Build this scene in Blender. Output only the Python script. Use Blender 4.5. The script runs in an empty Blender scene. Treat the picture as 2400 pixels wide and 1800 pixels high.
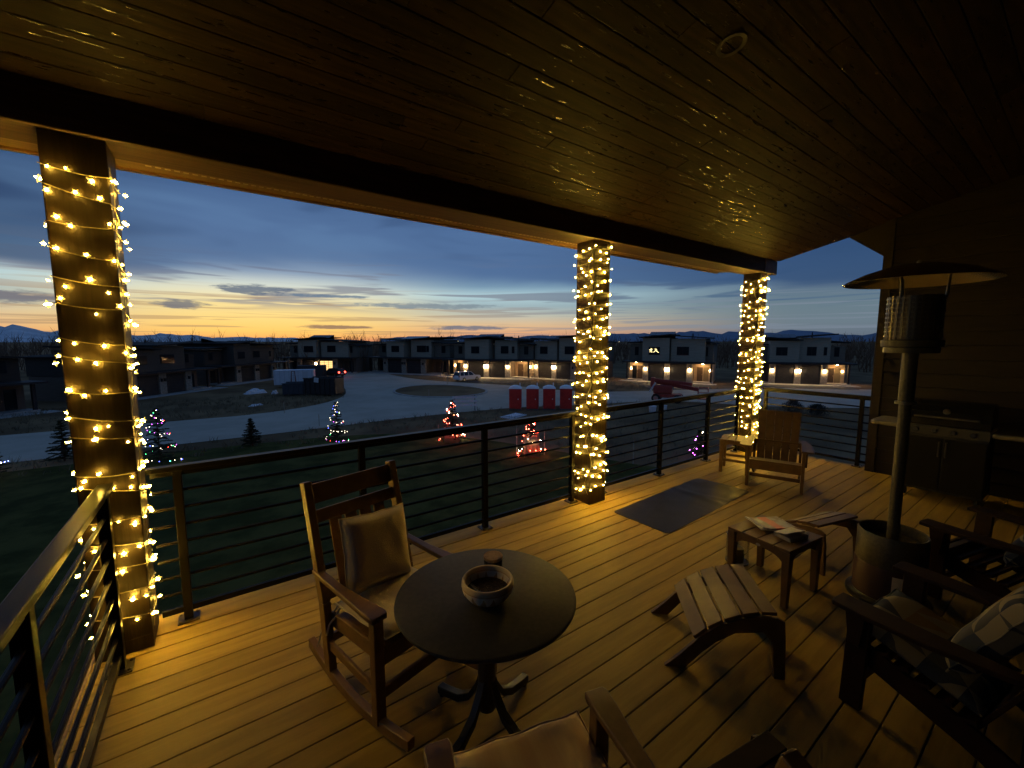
import bpy, bmesh, math, random
from mathutils import Vector, Matrix, Euler
R = math.radians
rng = random.Random(11)
sc = bpy.context.scene
COL = sc.collection

# ------------------------------------------------------------------ camera
cd = bpy.data.cameras.new('camera'); cam = bpy.data.objects.new('camera', cd); COL.objects.link(cam)
cam.location = (0, 0, 1.95); cam.rotation_euler = (R(90 - 5.937), R(0.06), R(-35.447))
cd.sensor_width = 36.0; cd.lens = 14.6; cd.clip_start = 0.05; cd.clip_end = 20000
sc.camera = cam

# ------------------------------------------------------------------ render / exposure
sc.render.engine = 'CYCLES'
cy = sc.cycles
cy.use_denoising = True; cy.use_adaptive_sampling = True; cy.adaptive_threshold = 0.02; cy.max_bounces = 4; cy.diffuse_bounces = 2; cy.glossy_bounces = 3; cy.transmission_bounces = 6
cy.use_light_tree = True; cy.caustics_reflective = False; cy.caustics_refractive = False
cy.sample_clamp_indirect = 4.0; cy.sample_clamp_direct = 0.0
sc.view_settings.view_transform = 'Standard'; sc.view_settings.look = 'None'
sc.view_settings.exposure = 0.0; sc.view_settings.gamma = 1.0; sc.view_settings.use_curve_mapping = False

def s2l(c):
    o = []
    for v in c[:3]:
        v = v / 255.0
        o.append(v / 12.92 if v <= 0.04045 else ((v + 0.055) / 1.055) ** 2.4)
    return (o[0], o[1], o[2], 1.0)

# ------------------------------------------------------------------ dusk sky
W = bpy.data.worlds.new('World'); sc.world = W; W.use_nodes = True
W.cycles.sampling_method = 'MANUAL'; W.cycles.sample_map_resolution = 256
nt = W.node_tree; nt.nodes.clear()
class NB:
    def __init__(s, nt): s.nt = nt
    def n(s, t, **k):
        q = s.nt.nodes.new(t)
        for a, b in k.items(): setattr(q, a, b)
        return q
    def l(s, a, b): s.nt.links.new(a, b)
    def put(s, sock, v):
        if hasattr(v, 'is_output') or isinstance(v, bpy.types.NodeSocket): s.l(v, sock)
        else: sock.default_value = v
    def m(s, op, a, b=0.0, c=None, clamp=False):
        q = s.n('ShaderNodeMath', operation=op, use_clamp=clamp)
        s.put(q.inputs[0], a); s.put(q.inputs[1], b)
        if c is not None: s.put(q.inputs[2], c)
        return q.outputs[0]
    def mr(s, v, a, b, c=0.0, d=1.0, smooth=True):
        q = s.n('ShaderNodeMapRange', interpolation_type='SMOOTHSTEP' if smooth else 'LINEAR')
        s.put(q.inputs[0], v)
        for i, w in enumerate((a, b, c, d)): s.put(q.inputs[i + 1], w)
        return q.outputs[0]
    def mix(s, f, a, b, blend='MIX'):
        q = s.n('ShaderNodeMix', data_type='RGBA', blend_type=blend)
        s.put(q.inputs[0], f); s.put(q.inputs[6], a); s.put(q.inputs[7], b)
        return q.outputs[2]
    def ramp(s, f, stops, interp='LINEAR'):
        q = s.n('ShaderNodeValToRGB'); r = q.color_ramp; r.interpolation = interp
        while len(r.elements) > 1: r.elements.remove(r.elements[0])
        r.elements[0].position = stops[0][0]; r.elements[0].color = stops[0][1]
        for p, c in stops[1:]:
            e = r.elements.new(p); e.color = c
        s.put(q.inputs[0], f)
        return q.outputs[0]
    def noise(s, vec, scale, detail=3.0, rough=0.5, dist=0.0):
        q = s.n('ShaderNodeTexNoise'); s.put(q.inputs['Vector'], vec)
        q.inputs['Scale'].default_value = scale; q.inputs['Detail'].default_value = detail
        q.inputs['Roughness'].default_value = rough; q.inputs['Distortion'].default_value = dist
        return q.outputs[0]
    def comb(s, x, y, z):
        q = s.n('ShaderNodeCombineXYZ')
        for i, v in enumerate((x, y, z)): s.put(q.inputs[i], v)
        return q.outputs[0]

LOW0, LOW1, UPO = 0.50, 0.62, 1.3
def build_sky():
    b = NB(nt)
    tc = b.n('ShaderNodeTexCoord'); sep = b.n('ShaderNodeSeparateXYZ'); b.l(tc.outputs['Generated'], sep.inputs[0])
    dx, dy, dz = sep.outputs
    el = b.m('MULTIPLY', b.m('ARCSINE', dz), 57.2958)
    az = b.m('MULTIPLY', b.m('ARCTAN2', dx, dy), 57.2958)
    aaz = b.m('ABSOLUTE', b.m('SUBTRACT', az, 5.0))
    elp = b.m('MAXIMUM', el, 0.0)
    t = b.m('DIVIDE', elp, 60.0, clamp=True)
    def rp(l): return b.ramp(t, [(e / 60.0, s2l(c)) for e, c in l])
    glow = rp([(0, (226, 148, 96)), (0.5, (244, 184, 104)), (1.2, (252, 207, 112)), (2.6, (252, 218, 132)), (4.2, (247, 222, 150)),
               (5.4, (236, 228, 188)), (6.6, (206, 216, 208)), (8.0, (146, 168, 190)), (10, (106, 134, 170)), (13, (86, 116, 162)), (18, (66, 100, 148)), (24, (58, 90, 136)), (60, (66, 92, 130))])
    mid = rp([(0, (196, 140, 122)), (1.2, (222, 170, 130)), (2.2, (218, 186, 148)), (3.4, (186, 190, 178)), (4.6, (150, 176, 186)), (6.0, (172, 206, 216)),
              (7.2, (112, 148, 176)), (9, (78, 112, 156)), (14, (66, 102, 154)), (22, (58, 92, 140)), (60, (66, 92, 130))])
    far = rp([(0, (88, 104, 122)), (2, (98, 122, 138)), (4, (94, 120, 136)), (5.5, (88, 114, 136)), (8, (72, 104, 138)), (11, (50, 84, 126)), (16, (44, 78, 124)), (25, (52, 82, 126)), (60, (66, 92, 130))])
    opp = rp([(0, (44, 54, 74)), (6, (44, 58, 84)), (15, (48, 68, 102)), (60, (66, 92, 130))])
    c = b.mix(b.mr(aaz, 3, 27), glow, mid)
    c = b.mix(b.mr(aaz, 30, 66), c, far)
    c = b.mix(b.mr(aaz, 75, 130), c, opp)
    # physical twilight underneath, sun just below the horizon
    sky = b.n('ShaderNodeTexSky', sky_type='NISHITA'); sky.sun_disc = False
    sky.sun_elevation = R(-1.5); sky.sun_rotation = R(6.0); sky.altitude = 1400
    c = b.mix(0.05, c, sky.outputs[0])
    # streaky layers of cloud
    def n2d(kx, ky, off, det, rough, dist=0.0):
        q = b.n('ShaderNodeTexNoise', noise_dimensions='2D'); b.l(b.comb(b.m('MULTIPLY', az, kx), b.m('MULTIPLY_ADD', el, ky, off), 0.0), q.inputs['Vector'])
        q.inputs['Scale'].default_value = 1.0; q.inputs['Detail'].default_value = det; q.inputs['Roughness'].default_value = rough; q.inputs['Distortion'].default_value = dist
        return q.outputs[0]
    n1 = n2d(0.05, 0.75, 3.1, 3.0, 0.55, 0.4)
    low = b.m('MULTIPLY', b.mr(n1, LOW0, LOW1), b.m('MULTIPLY', b.mr(el, 3.2, 4.8), b.mr(el, 12, 8)))
    ccol = b.mix(b.mr(aaz, 20, 60), s2l((128, 132, 146)), s2l((70, 98, 128)))
    c = b.mix(b.m('MULTIPLY', low, 0.75), c, ccol)
    n4 = n2d(0.045, 2.0, 9.3, 3.0, 0.55, 0.5)
    thin = b.m('MULTIPLY', b.mr(n4, 0.53, 0.63), b.m('MULTIPLY', b.mr(el, 0.15, 0.8), b.mr(el, 7.5, 4.0)))
    c = b.mix(b.m('MULTIPLY', thin, 0.55), c, b.mix(b.mr(aaz, 12, 45), s2l((176, 140, 104)), s2l((124, 136, 152))))
    n3 = n2d(0.036, 0.17, UPO, 3.0, 0.5, 0.3)
    # a slate blue deck of cloud whose lower edge floats a few degrees above the horizon
    edge = b.m('MULTIPLY_ADD', b.m('ABSOLUTE', b.m('SUBTRACT', az, 14.0)), -0.047, 8.3)
    d_ = b.m('ADD', b.m('SUBTRACT', el, edge), b.m('MULTIPLY', b.m('SUBTRACT', n3, 0.5), 4.0))
    soft = b.mr(b.m('ABSOLUTE', b.m('SUBTRACT', az, 14.0)), 5, 30, 2.6, 0.7)
    mask = b.mr(b.m('DIVIDE', d_, soft), -0.6, 1.0)
    deck_c = b.mix(b.mr(b.m('SUBTRACT', az, 30.0), 0, 45), s2l((80, 110, 152)), s2l((46, 74, 114)))
    deck_c = b.mix(b.mr(az, 2, -16), deck_c, s2l((66, 92, 124)))
    deck_c = b.mix(b.mr(el, 12, 24), deck_c, s2l((56, 86, 130)))
    c = b.mix(b.m('MULTIPLY', mask, 0.8), c, deck_c)
    up = b.m('MULTIPLY', b.mr(n3, 0.48, 0.66), b.mr(el, 8.5, 13))
    c = b.mix(b.m('MULTIPLY', up, 0.6), c, s2l((40, 60, 98)))
    pale = b.m('MULTIPLY', b.mr(n3, 0.46, 0.30), b.mr(el, 8, 12))
    c = b.mix(b.m('MULTIPLY', pale, 0.25), c, s2l((104, 140, 180)))
    # lens shaped clouds over the sunset
    wob = b.m('MULTIPLY', b.m('SUBTRACT', n2d(0.42, 2.2, 0.0, 4.0, 0.65), 0.5), 2.6)
    for (a0, e0, hw, hh, col) in ((4.2, 5.85, 4.0, 0.62, (88, 104, 128)), (11.5, 5.55, 5.5, 0.22, (104, 124, 146)), (-2.6, 3.95, 2.5, 0.50, (104, 110, 124)), (13.0, 1.75, 4.6, 0.26, (142, 112, 96)), (29.5, 1.75, 5.0, 0.34, (104, 112, 132)),
                                  (-16, 3.9, 6.0, 0.62, (110, 112, 124)), (24.0, 4.6, 9.0, 0.42, (128, 142, 152))):
        u = b.m('DIVIDE', b.m('SUBTRACT', az, a0), hw); w = b.m('DIVIDE', b.m('SUBTRACT', el, e0), hh)
        r2 = b.m('MULTIPLY_ADD', u, u, b.m('MULTIPLY_ADD', w, w, wob))
        c = b.mix(b.mr(r2, 1.25, 0.25, 0.0, 0.85), c, s2l(col))
    below = b.mr(el, 0.0, -2.0)
    c = b.mix(below, c, s2l((20, 24, 30)))
    bg = b.n('ShaderNodeBackground'); b.l(c, bg.inputs[0]); bg.inputs[1].default_value = 1.0
    out = b.n('ShaderNodeOutputWorld'); b.l(bg.outputs[0], out.inputs[0])
build_sky()

# ------------------------------------------------------------------ materials
MATS = {}
def mat(name, c1, c2=None, rough=0.5, metal=0.0, scale=(1, 1, 1), nscale=6.0, detail=5.0, lo=0.35, hi=0.65, bump=0.0, bscale=None, var=0.0,
        spec=0.5, coat=0.0, emis=None, estr=0.0, rvar=0.0, trans=0.0, ior=1.45, alpha=1.0, sheen=0.0, gen=False):
    if name in MATS: return MATS[name]
    m = bpy.data.materials.new(name); m.use_nodes = True; t = m.node_tree; b = NB(t)
    p = t.nodes['Principled BSDF']
    c1 = tuple(c1[:3]) + (1,); c2 = tuple((c2 or c1)[:3]) + (1,)
    tc = b.n('ShaderNodeTexCoord'); mp = b.n('ShaderNodeMapping'); b.l(tc.outputs['Object'], mp.inputs['Vector']); mp.inputs['Scale'].default_value = scale
    oi = b.n('ShaderNodeObjectInfo')
    if var or scale != (1, 1, 1):
        off = b.n('ShaderNodeVectorMath', operation='SCALE'); off.inputs[0].default_value = (31.7, 17.3, 23.9); b.l(oi.outputs['Random'], off.inputs['Scale'])
        b.l(off.outputs[0], mp.inputs['Location'])
    n = b.noise(mp.outputs[0], nscale, detail, 0.6)
    col = b.mix(b.mr(n, lo, hi), c1, c2)
    if var:
        h = b.n('ShaderNodeHueSaturation'); b.l(col, h.inputs['Color'])
        b.l(b.mr(oi.outputs['Random'], 0, 1, 1 - var, 1 + var, False), h.inputs['Value']); col = h.outputs[0]
    b.l(col, p.inputs['Base Color'])
    if rvar: b.l(b.mr(n, 0.2, 0.8, rough - rvar, rough + rvar, False), p.inputs['Roughness'])
    else: p.inputs['Roughness'].default_value = rough
    p.inputs['Metallic'].default_value = metal; p.inputs['Specular IOR Level'].default_value = spec
    p.inputs['Coat Weight'].default_value = coat; p.inputs['Coat Roughness'].default_value = 0.2
    p.inputs['Transmission Weight'].default_value = trans; p.inputs['IOR'].default_value = ior; p.inputs['Alpha'].default_value = alpha
    p.inputs['Sheen Weight'].default_value = sheen
    if emis: p.inputs['Emission Color'].default_value = tuple(emis[:3]) + (1,); p.inputs['Emission Strength'].default_value = estr
    if bump:
        bn = b.n('ShaderNodeBump'); bn.inputs['Strength'].default_value = bump; bn.inputs['Distance'].default_value = 0.02
        hn = b.noise(mp.outputs[0], bscale, 4.0, 0.6) if bscale else n
        b.l(hn, bn.inputs['Height']); b.l(bn.outputs[0], p.inputs['Normal'])
    MATS[name] = m
    return m
def emat(name, col, s):
    if name in MATS: return MATS[name]
    m = bpy.data.materials.new(name); m.use_nodes = True; t = m.node_tree; t.nodes.clear(); b = NB(t)
    e = b.n('ShaderNodeEmission'); e.inputs[0].default_value = tuple(col[:3]) + (1,); e.inputs[1].default_value = s
    o = b.n('ShaderNodeOutputMaterial'); b.l(e.outputs[0], o.inputs[0]); MATS[name] = m
    return m

WARM = (1.0, 0.605, 0.07)
M_plank = mat('composite_decking', (0.265, 0.178, 0.040), (0.345, 0.236, 0.058), 0.6, spec=0.25, scale=(0.8, 7, 7), nscale=2.2, bump=0.05, var=0.15, rvar=0.1)
M_under = mat('deck_underlay', (0.012, 0.010, 0.008), rough=0.9)
def ceiling_mat():
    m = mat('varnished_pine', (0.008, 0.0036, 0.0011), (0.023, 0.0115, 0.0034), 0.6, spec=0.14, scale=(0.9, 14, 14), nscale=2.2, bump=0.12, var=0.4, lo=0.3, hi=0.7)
    t = m.node_tree; b = NB(t); p = t.nodes['Principled BSDF']
    tc = b.n('ShaderNodeTexCoord'); mp = b.n('ShaderNodeMapping'); b.l(tc.outputs['Object'], mp.inputs[0]); mp.inputs['Scale'].default_value = (3.2, 26, 26)
    n = b.noise(mp.outputs[0], 1.6, 3.0, 0.6); k = b.mr(n, 0.62, 0.66)
    b.l(b.mr(k, 0, 1, 0.62, 0.13, False), p.inputs['Roughness']); b.l(b.mr(k, 0, 1, 0.12, 0.7, False), p.inputs['Specular IOR Level'])
    return m
M_beam = mat('dark_stained_beam', (0.04, 0.022, 0.011), (0.07, 0.04, 0.02), 0.6, scale=(0.8, 12, 12), nscale=3.0, bump=0.15)
M_ceil = ceiling_mat()
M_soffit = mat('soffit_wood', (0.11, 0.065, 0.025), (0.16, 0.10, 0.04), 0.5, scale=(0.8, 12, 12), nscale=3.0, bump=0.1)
M_column = mat('stained_column', (0.020, 0.0125, 0.0045), (0.031, 0.020, 0.008), 0.5, spec=0.3, scale=(12, 12, 0.8), nscale=3.0, bump=0.25)
M_rail = mat('black_powder_coat', (0.010, 0.009, 0.008), (0.013, 0.012, 0.011), 0.3, spec=0.10)
M_plate = mat('rail_base_plate', (0.05, 0.045, 0.035), (0.07, 0.06, 0.045), 0.4, metal=0.4)
M_wire = mat('string_light_wire', (0.20, 0.165, 0.085), rough=0.4)
M_chair = mat('brown_lumber', (0.135, 0.07, 0.020), (0.185, 0.098, 0.030), 0.42, scale=(6, 6, 6), nscale=2.0, bump=0.05, var=0.06)
M_adir = mat('adirondack_brown', (0.118, 0.064, 0.021), (0.15, 0.083, 0.028), 0.5, scale=(5, 5, 5), nscale=2.0, bump=0.05, var=0.03)
M_adir_shade = mat('adirondack_shade', (0.018, 0.0075, 0.0035), (0.026, 0.011, 0.005), 0.6, spec=0.25, scale=(5, 5, 5), nscale=2.0, bump=0.05, var=0.08)  # same brown wood with the shade of the unlit corner put into the colour
M_tan = mat('tan_canvas', (0.70, 0.56, 0.34), (0.78, 0.63, 0.39), 0.85, nscale=160, bump=0.25, sheen=0.2)
M_tie = mat('cushion_tie', (0.5, 0.42, 0.28), rough=0.8)
M_table = mat('charcoal_table', (0.062, 0.058, 0.050), (0.075, 0.07, 0.06), 0.6, spec=0.2, nscale=40, bump=0.05)
M_black = mat('black_metal', (0.012, 0.012, 0.012), (0.018, 0.018, 0.018), 0.4)
M_rubber = mat('rubber_mat', (0.011, 0.010, 0.0085), (0.017, 0.0155, 0.013), 0.38, spec=0.2, nscale=5.0, bump=0.06, bscale=220, rvar=0.12)
M_steel = mat('heater_steel', (0.16, 0.14, 0.10), (0.2, 0.18, 0.13), 0.35, metal=0.7, nscale=14)
M_bronze = mat('heater_hammered', (0.055, 0.047, 0.027), (0.08, 0.07, 0.04), 0.45, metal=0.2, nscale=50, bump=0.1)
M_wall = mat('house_siding', (0.014, 0.0075, 0.0035), (0.021, 0.0115, 0.0055), 0.7, scale=(1, 1, 8), nscale=3.0, bump=0.15)
M_ground = mat('dry_ground', (0.13, 0.082, 0.042), (0.25, 0.16, 0.08), 1.0, spec=0.1, nscale=0.16, detail=9)
M_lawn = mat('lawn_grass', (0.040, 0.042, 0.008), (0.095, 0.085, 0.020), 1.0, spec=0.1, nscale=0.75, detail=9, bump=0.3, bscale=9)
M_road = mat('chip_seal_road', (0.42, 0.355, 0.265), (0.52, 0.44, 0.335), 0.8, nscale=0.28, detail=8)
M_conc = mat('concrete', (0.34, 0.32, 0.29), (0.46, 0.43, 0.39), 0.8, nscale=0.9, detail=6)
M_asph = mat('fresh_asphalt', (0.035, 0.036, 0.04), (0.055, 0.055, 0.06), 0.85, nscale=0.6, detail=6)
M_white = mat('white_paint', (0.62, 0.64, 0.66), (0.72, 0.73, 0.74), 0.4, nscale=4)
M_needle = mat('spruce_needles', (0.028, 0.034, 0.014), (0.055, 0.062, 0.026), 0.8, nscale=4, var=0.15)
M_bark = mat('bark', (0.05, 0.035, 0.025), (0.08, 0.06, 0.04), 0.9, nscale=12, bump=0.3)

# ------------------------------------------------------------------ mesh helpers
class MB:
    def __init__(s): s.v = []; s.f = []
    def add(s, vs, fs):
        o = len(s.v); s.v += [tuple(p) for p in vs]; s.f += [tuple(i + o for i in q) for q in fs]; return s
    def box(s, x0, x1, y0, y1, z0, z1):
        if x0 > x1: x0, x1 = x1, x0
        if y0 > y1: y0, y1 = y1, y0
        if z0 > z1: z0, z1 = z1, z0
        return s.add([(x0, y0, z0), (x1, y0, z0), (x1, y1, z0), (x0, y1, z0), (x0, y0, z1), (x1, y0, z1), (x1, y1, z1), (x0, y1, z1)],
                     [(0, 3, 2, 1), (4, 5, 6, 7), (0, 1, 5, 4), (1, 2, 6, 5), (2, 3, 7, 6), (3, 0, 4, 7)])
    def bar(s, p, q, w, h, up=(0, 0, 1), w2=None, h2=None):
        p = Vector(p); q = Vector(q); d = (q - p).normalized(); up = Vector(up)
        sd = d.cross(up)
        if sd.length < 1e-5: sd = d.cross(Vector((0, 1, 0)))
        sd.normalize(); u = sd.cross(d).normalized(); vs = []
        for c, a, e in ((p, w, h), (q, w2 or w, h2 or h)):
            for i, j in ((-1, -1), (1, -1), (1, 1), (-1, 1)): vs.append(c + sd * (i * a / 2) + u * (j * e / 2))
        return s.add(vs, [(3, 2, 1, 0), (4, 5, 6, 7), (0, 1, 5, 4), (1, 2, 6, 5), (2, 3, 7, 6), (3, 0, 4, 7)])
    def prism(s, pts, vec):
        n = len(pts); a = [Vector(p) for p in pts]; bb = [p + Vector(vec) for p in a]
        fs = [tuple(range(n))[::-1], tuple(range(n, 2 * n))] + [(i, (i + 1) % n, n + (i + 1) % n, n + i) for i in range(n)]
        return s.add(a + bb, fs)
    def lathe(s, prof, n=24, c=(0, 0, 0), cap=True):
        vs = []; fs = []
        for r, z in prof:
            for k in range(n):
                a = 2 * math.pi * k / n; vs.append((c[0] + r * math.cos(a), c[1] + r * math.sin(a), c[2] + z))
        for i in range(len(prof) - 1):
            for k in range(n): fs.append((i * n + k, i * n + (k + 1) % n, (i + 1) * n + (k + 1) % n, (i + 1) * n + k))
        if cap:
            fs.append(tuple(range(n))[::-1]); o = (len(prof) - 1) * n; fs.append(tuple(range(o, o + n)))
        return s.add(vs, fs)
    def tube(s, pts, r, n=6, cap=True, r1=None):
        pts = [Vector(p) for p in pts]; vs = []; fs = []; m = len(pts); ref = Vector((0.31, 0.2, 0.93)); N = None
        for i, p in enumerate(pts):
            d = (pts[min(i + 1, m - 1)] - pts[max(i - 1, 0)]).normalized()
            if N is None:
                N = d.cross(ref)
                if N.length < 1e-4: N = d.cross(Vector((1, 0, 0)))
            else: N = N - d * N.dot(d)
            N.normalize(); B = d.cross(N); rr = r if r1 is None else r + (r1 - r) * i / (m - 1)
            for k in range(n):
                a = 2 * math.pi * k / n; vs.append(p + N * (rr * math.cos(a)) + B * (rr * math.sin(a)))
        for i in range(m - 1):
            for k in range(n): fs.append((i * n + k, i * n + (k + 1) % n, (i + 1) * n + (k + 1) % n, (i + 1) * n + k))
        if cap: fs.append(tuple(range(n))[::-1]); fs.append(tuple(range((m - 1) * n, m * n)))
        return s.add(vs, fs)
    def build(s, name, m, parent=None, smooth=False, bevel=0.0, seg=2, loc=None, rot=None):
        me = bpy.data.meshes.new(name); me.from_pydata(s.v, [], s.f); me.validate()
        b = bmesh.new(); b.from_mesh(me); bmesh.ops.recalc_face_normals(b, faces=b.faces); b.to_mesh(me); b.free()
        o = bpy.data.objects.new(name, me); COL.objects.link(o)
        if m: me.materials.append(m)
        if smooth:
            me.polygons.foreach_set('use_smooth', [True] * len(me.polygons)); me.set_sharp_from_angle(angle=R(42))
        if bevel:
            md = o.modifiers.new('bevel', 'BEVEL'); md.width = bevel; md.segments = seg; md.limit_method = 'ANGLE'
        if parent: o.parent = parent
        if loc: o.location = loc
        if rot: o.rotation_euler = rot
        return o
def bx(*a): return MB().box(*a)
def empty(name, loc=(0, 0, 0), rz=0.0):
    o = bpy.data.objects.new(name, None); COL.objects.link(o); o.location = loc; o.rotation_euler = (0, 0, rz); o.empty_display_size = 0.1; return o
def tag(o, label=None, cat=None, group=None, kind=None):
    if label: o['label'] = label
    if cat: o['category'] = cat
    if group: o['group'] = group
    if kind: o['kind'] = kind
    return o
def dup(o, parent=None):
    c = o.copy(); COL.objects.link(c); c.parent = parent
    for ch in list(o.children): dup(ch, c)
    return c

# ================================================================== THE SETTING
GZ = -5.05
def disc(name, rad, z, m, n=72):
    b = MB(); rr = [4, 10, 18, 28, 40, 52, 64, 78, 95, 120, 170, 260, 420, 700, 1200, 2200, 4200, rad]; b.v.append((0, 0, z))
    for r in rr:
        for k in range(n): b.v.append((r * math.cos(2 * math.pi * k / n), r * math.sin(2 * math.pi * k / n), z))
    for k in range(n): b.f.append((0, 1 + k, 1 + (k + 1) % n))
    for i in range(len(rr) - 1):
        for k in range(n): b.f.append((1 + i * n + k, 1 + (i + 1) * n + k, 1 + (i + 1) * n + (k + 1) % n, 1 + i * n + (k + 1) % n))
    return b.build(name, m)
tag(disc('ground', 9000, GZ, M_ground), 'flat dry earth and scrub of the building site', kind='structure')
def smooth_loop(pts, it=2):
    for _ in range(it):
        q = []
        for i in range(len(pts)):
            a = Vector(pts[i]); c = Vector(pts[(i + 1) % len(pts)]); q += [a * 0.75 + c * 0.25, a * 0.25 + c * 0.75]
        pts = q
    return pts
def sheet(name, pts, z, m, it=2):
    p = smooth_loop([Vector((x, y)) for x, y in pts], it) if it else [Vector(q) for q in pts]
    from mathutils.geometry import delaunay_2d_cdt
    n = len(p); vs, ed, fs, *_ = delaunay_2d_cdt([Vector((q.x, q.y)) for q in p], [(i, (i + 1) % n) for i in range(n)], [list(range(n))], 1, 1e-4)
    b = MB(); b.v = [(q.x, q.y, z) for q in vs]; b.f = [tuple(f) for f in fs]
    o = b.build(name, m)
    return o, p
tag(sheet('lawn', [(-60, -25), (-60, 33.4), (-20, 33.6), (-4, 33.4), (5, 32.6), (11, 30.5), (15, 25.5), (17.5, 19), (20, 12), (26, 5), (30, -25)], GZ + 0.02, M_lawn)[0], 'dark mown lawn below the deck', kind='structure')
road_pts = [(-70, 36.6), (-20, 36.2), (-2, 35.6), (5, 35.6), (12, 36), (20, 35.8), (27, 34.6), (33, 31.6), (40, 30.2), (44, 27), (47, 20.5), (52, 15.2), (62, 8), (90, -8),
            (96, 0), (79, 14), (72, 23), (64, 29), (52, 34.5), (42, 39), (38.5, 46), (37.6, 53), (34.2, 60), (30.5, 68), (29, 78), (30, 92), (21, 94), (18.5, 84), (16.2, 71), (14.6, 60),
            (12.4, 53.6), (8.6, 48.8), (2.7, 46.0), (-3, 46.4), (-20, 47), (-70, 48)]
road, rp_ = sheet('road', road_pts, GZ + 0.03, M_road); tag(road, 'pale chip seal street widening into a cul-de-sac', kind='structure')
isl, ip_ = sheet('traffic_island', [(20.0, 57), (23, 60.5), (27, 61), (30.5, 57.5), (31.6, 51), (29, 46.4), (24, 45.4), (20, 48.5), (19, 53)], GZ + 0.10, M_ground)
tag(isl, 'oval island of dirt in the middle of the cul-de-sac', kind='structure')
def kerb(name, p, w, h, m, z):
    b = MB(); n = len(p)
    for i in range(n):
        a = p[i - 1]; c = p[i]; e = p[(i + 1) % n]; d = (e - a); d.normalize(); nn = Vector((-d.y, d.x)) * (w / 2)
        b.v += [(c.x - nn.x, c.y - nn.y, z), (c.x + nn.x, c.y + nn.y, z), (c.x + nn.x, c.y + nn.y, z + h), (c.x - nn.x, c.y - nn.y, z + h)]
    for i in range(n):
        j = (i + 1) % n
        for k in range(4): b.f.append((i * 4 + k, i * 4 + (k + 1) % 4, j * 4 + (k + 1) % 4, j * 4 + k))
    return b.build(name, m)
tag(kerb('kerb', ip_, 0.3, 0.13, M_conc, GZ + 0.02), 'low concrete kerb round the dirt island', kind='structure')

# far hills
def ridge(name, az0, az1, rad, prof, m, seed):
    r_ = random.Random(seed); b = MB(); n = 160; hs = []
    ph = [(r_.uniform(0, 6.28), r_.uniform(0.7, 1.3)) for _ in range(9)]
    for i in range(n + 1):
        a = az0 + (az1 - az0) * i / n
        h = prof(a) * (1 + 0.16 * sum(math.sin(a * (0.5 * 1.75 ** k) * q + p) / (1 + 0.55 * k) for k, (p, q) in enumerate(ph)))
        h = max(0.02, h); ar = R(a); d = (math.sin(ar), math.cos(ar)); top = rad * math.tan(R(h)) + 1.95
        b.v += [(d[0] * (rad - 1500), d[1] * (rad - 1500), GZ - 1), (d[0] * rad, d[1] * rad, top), (d[0] * (rad + 900), d[1] * (rad + 900), top * 0.6), (d[0] * (rad + 1600), d[1] * (rad + 1600), GZ - 1)]
    for i in range(n):
        for k in range(3): b.f.append((i * 4 + k, i * 4 + k + 1, i * 4 + 5 + k, i * 4 + 4 + k))
    return b.build(name, m)
M_hill = mat('far_hazed_hills', (0.17, 0.22, 0.30), (0.21, 0.26, 0.35), 1.0, nscale=0.002)  # distance haze is put into this colour, paler than the bare slopes
M_snow = mat('far_snowy_peaks', (0.6, 0.6, 0.62), (0.8, 0.8, 0.82), 1.0, nscale=0.004)
def lerp_prof(pts):
    def f(a):
        for (a0, h0), (a1, h1) in zip(pts, pts[1:]):
            if a0 <= a <= a1: return h0 + (h1 - h0) * (a - a0) / (a1 - a0)
        return pts[-1][1] if a > pts[-1][0] else pts[0][1]
    return f
tag(ridge('mountains', -60, 12, 6800, lerp_prof([(-60, 1.1), (-17, 1.15), (-12, 1.0), (-8, 0.7), (2, 0.5), (12, 0.2)]), M_snow, 5), 'snowy mountain range far behind the sunset', kind='structure')
tag(ridge('hills', 18, 130, 5200, lerp_prof([(18, 0.3), (30, 0.7), (42, 0.55), (52, 0.95), (66, 1.05), (80, 0.7), (130, 0.6)]), M_hill, 8), 'long dark blue ridge on the horizon', kind='structure')

# bare thickets beyond the houses
def thicket():
    b = MB(); r_ = random.Random(3)
    def shoot(p, d, ln, w, lev):
        q = p + d * ln; s = d.cross(Vector((r_.random() - 0.5, r_.random() - 0.5, 0.2))).normalized() * w
        b.add([p - s, p + s, q], [(0, 1, 2)])
        if lev:
            for _ in range(3): shoot(p + d * ln * r_.uniform(0.35, 0.9), (d + Vector((r_.uniform(-.7, .7), r_.uniform(-.7, .7), r_.uniform(0, .5)))).normalized(), ln * r_.uniform(0.4, 0.65), w * 0.6, lev - 1)
    for i in range(1500):
        a = R(r_.uniform(-34, 92)); dd = r_.choice((105, 125, 150, 190, 240, 320)) * r_.uniform(0.94, 1.12)
        if dd < 118 and abs(math.degrees(a) - 15) > 14: dd *= 1.35
        h = r_.uniform(3.5, 6.6) * (1.0 + dd / 900); p = Vector((math.sin(a) * dd, math.cos(a) * dd, GZ))
        for _ in range(3): shoot(p + Vector((r_.uniform(-1, 1), r_.uniform(-1, 1), 0)), Vector((r_.uniform(-.3, .3), r_.uniform(-.3, .3), 1)).normalized(), h * r_.uniform(0.6, 1), 0.10 + dd / 3000, 2)
    o = b.build('treeline', mat('bare_twigs', (0.15, 0.085, 0.05), (0.2, 0.12, 0.075), 1.0, nscale=0.1))
    tag(o, 'brown mass of bare thickets beyond the houses', kind='stuff')
thicket()
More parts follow.
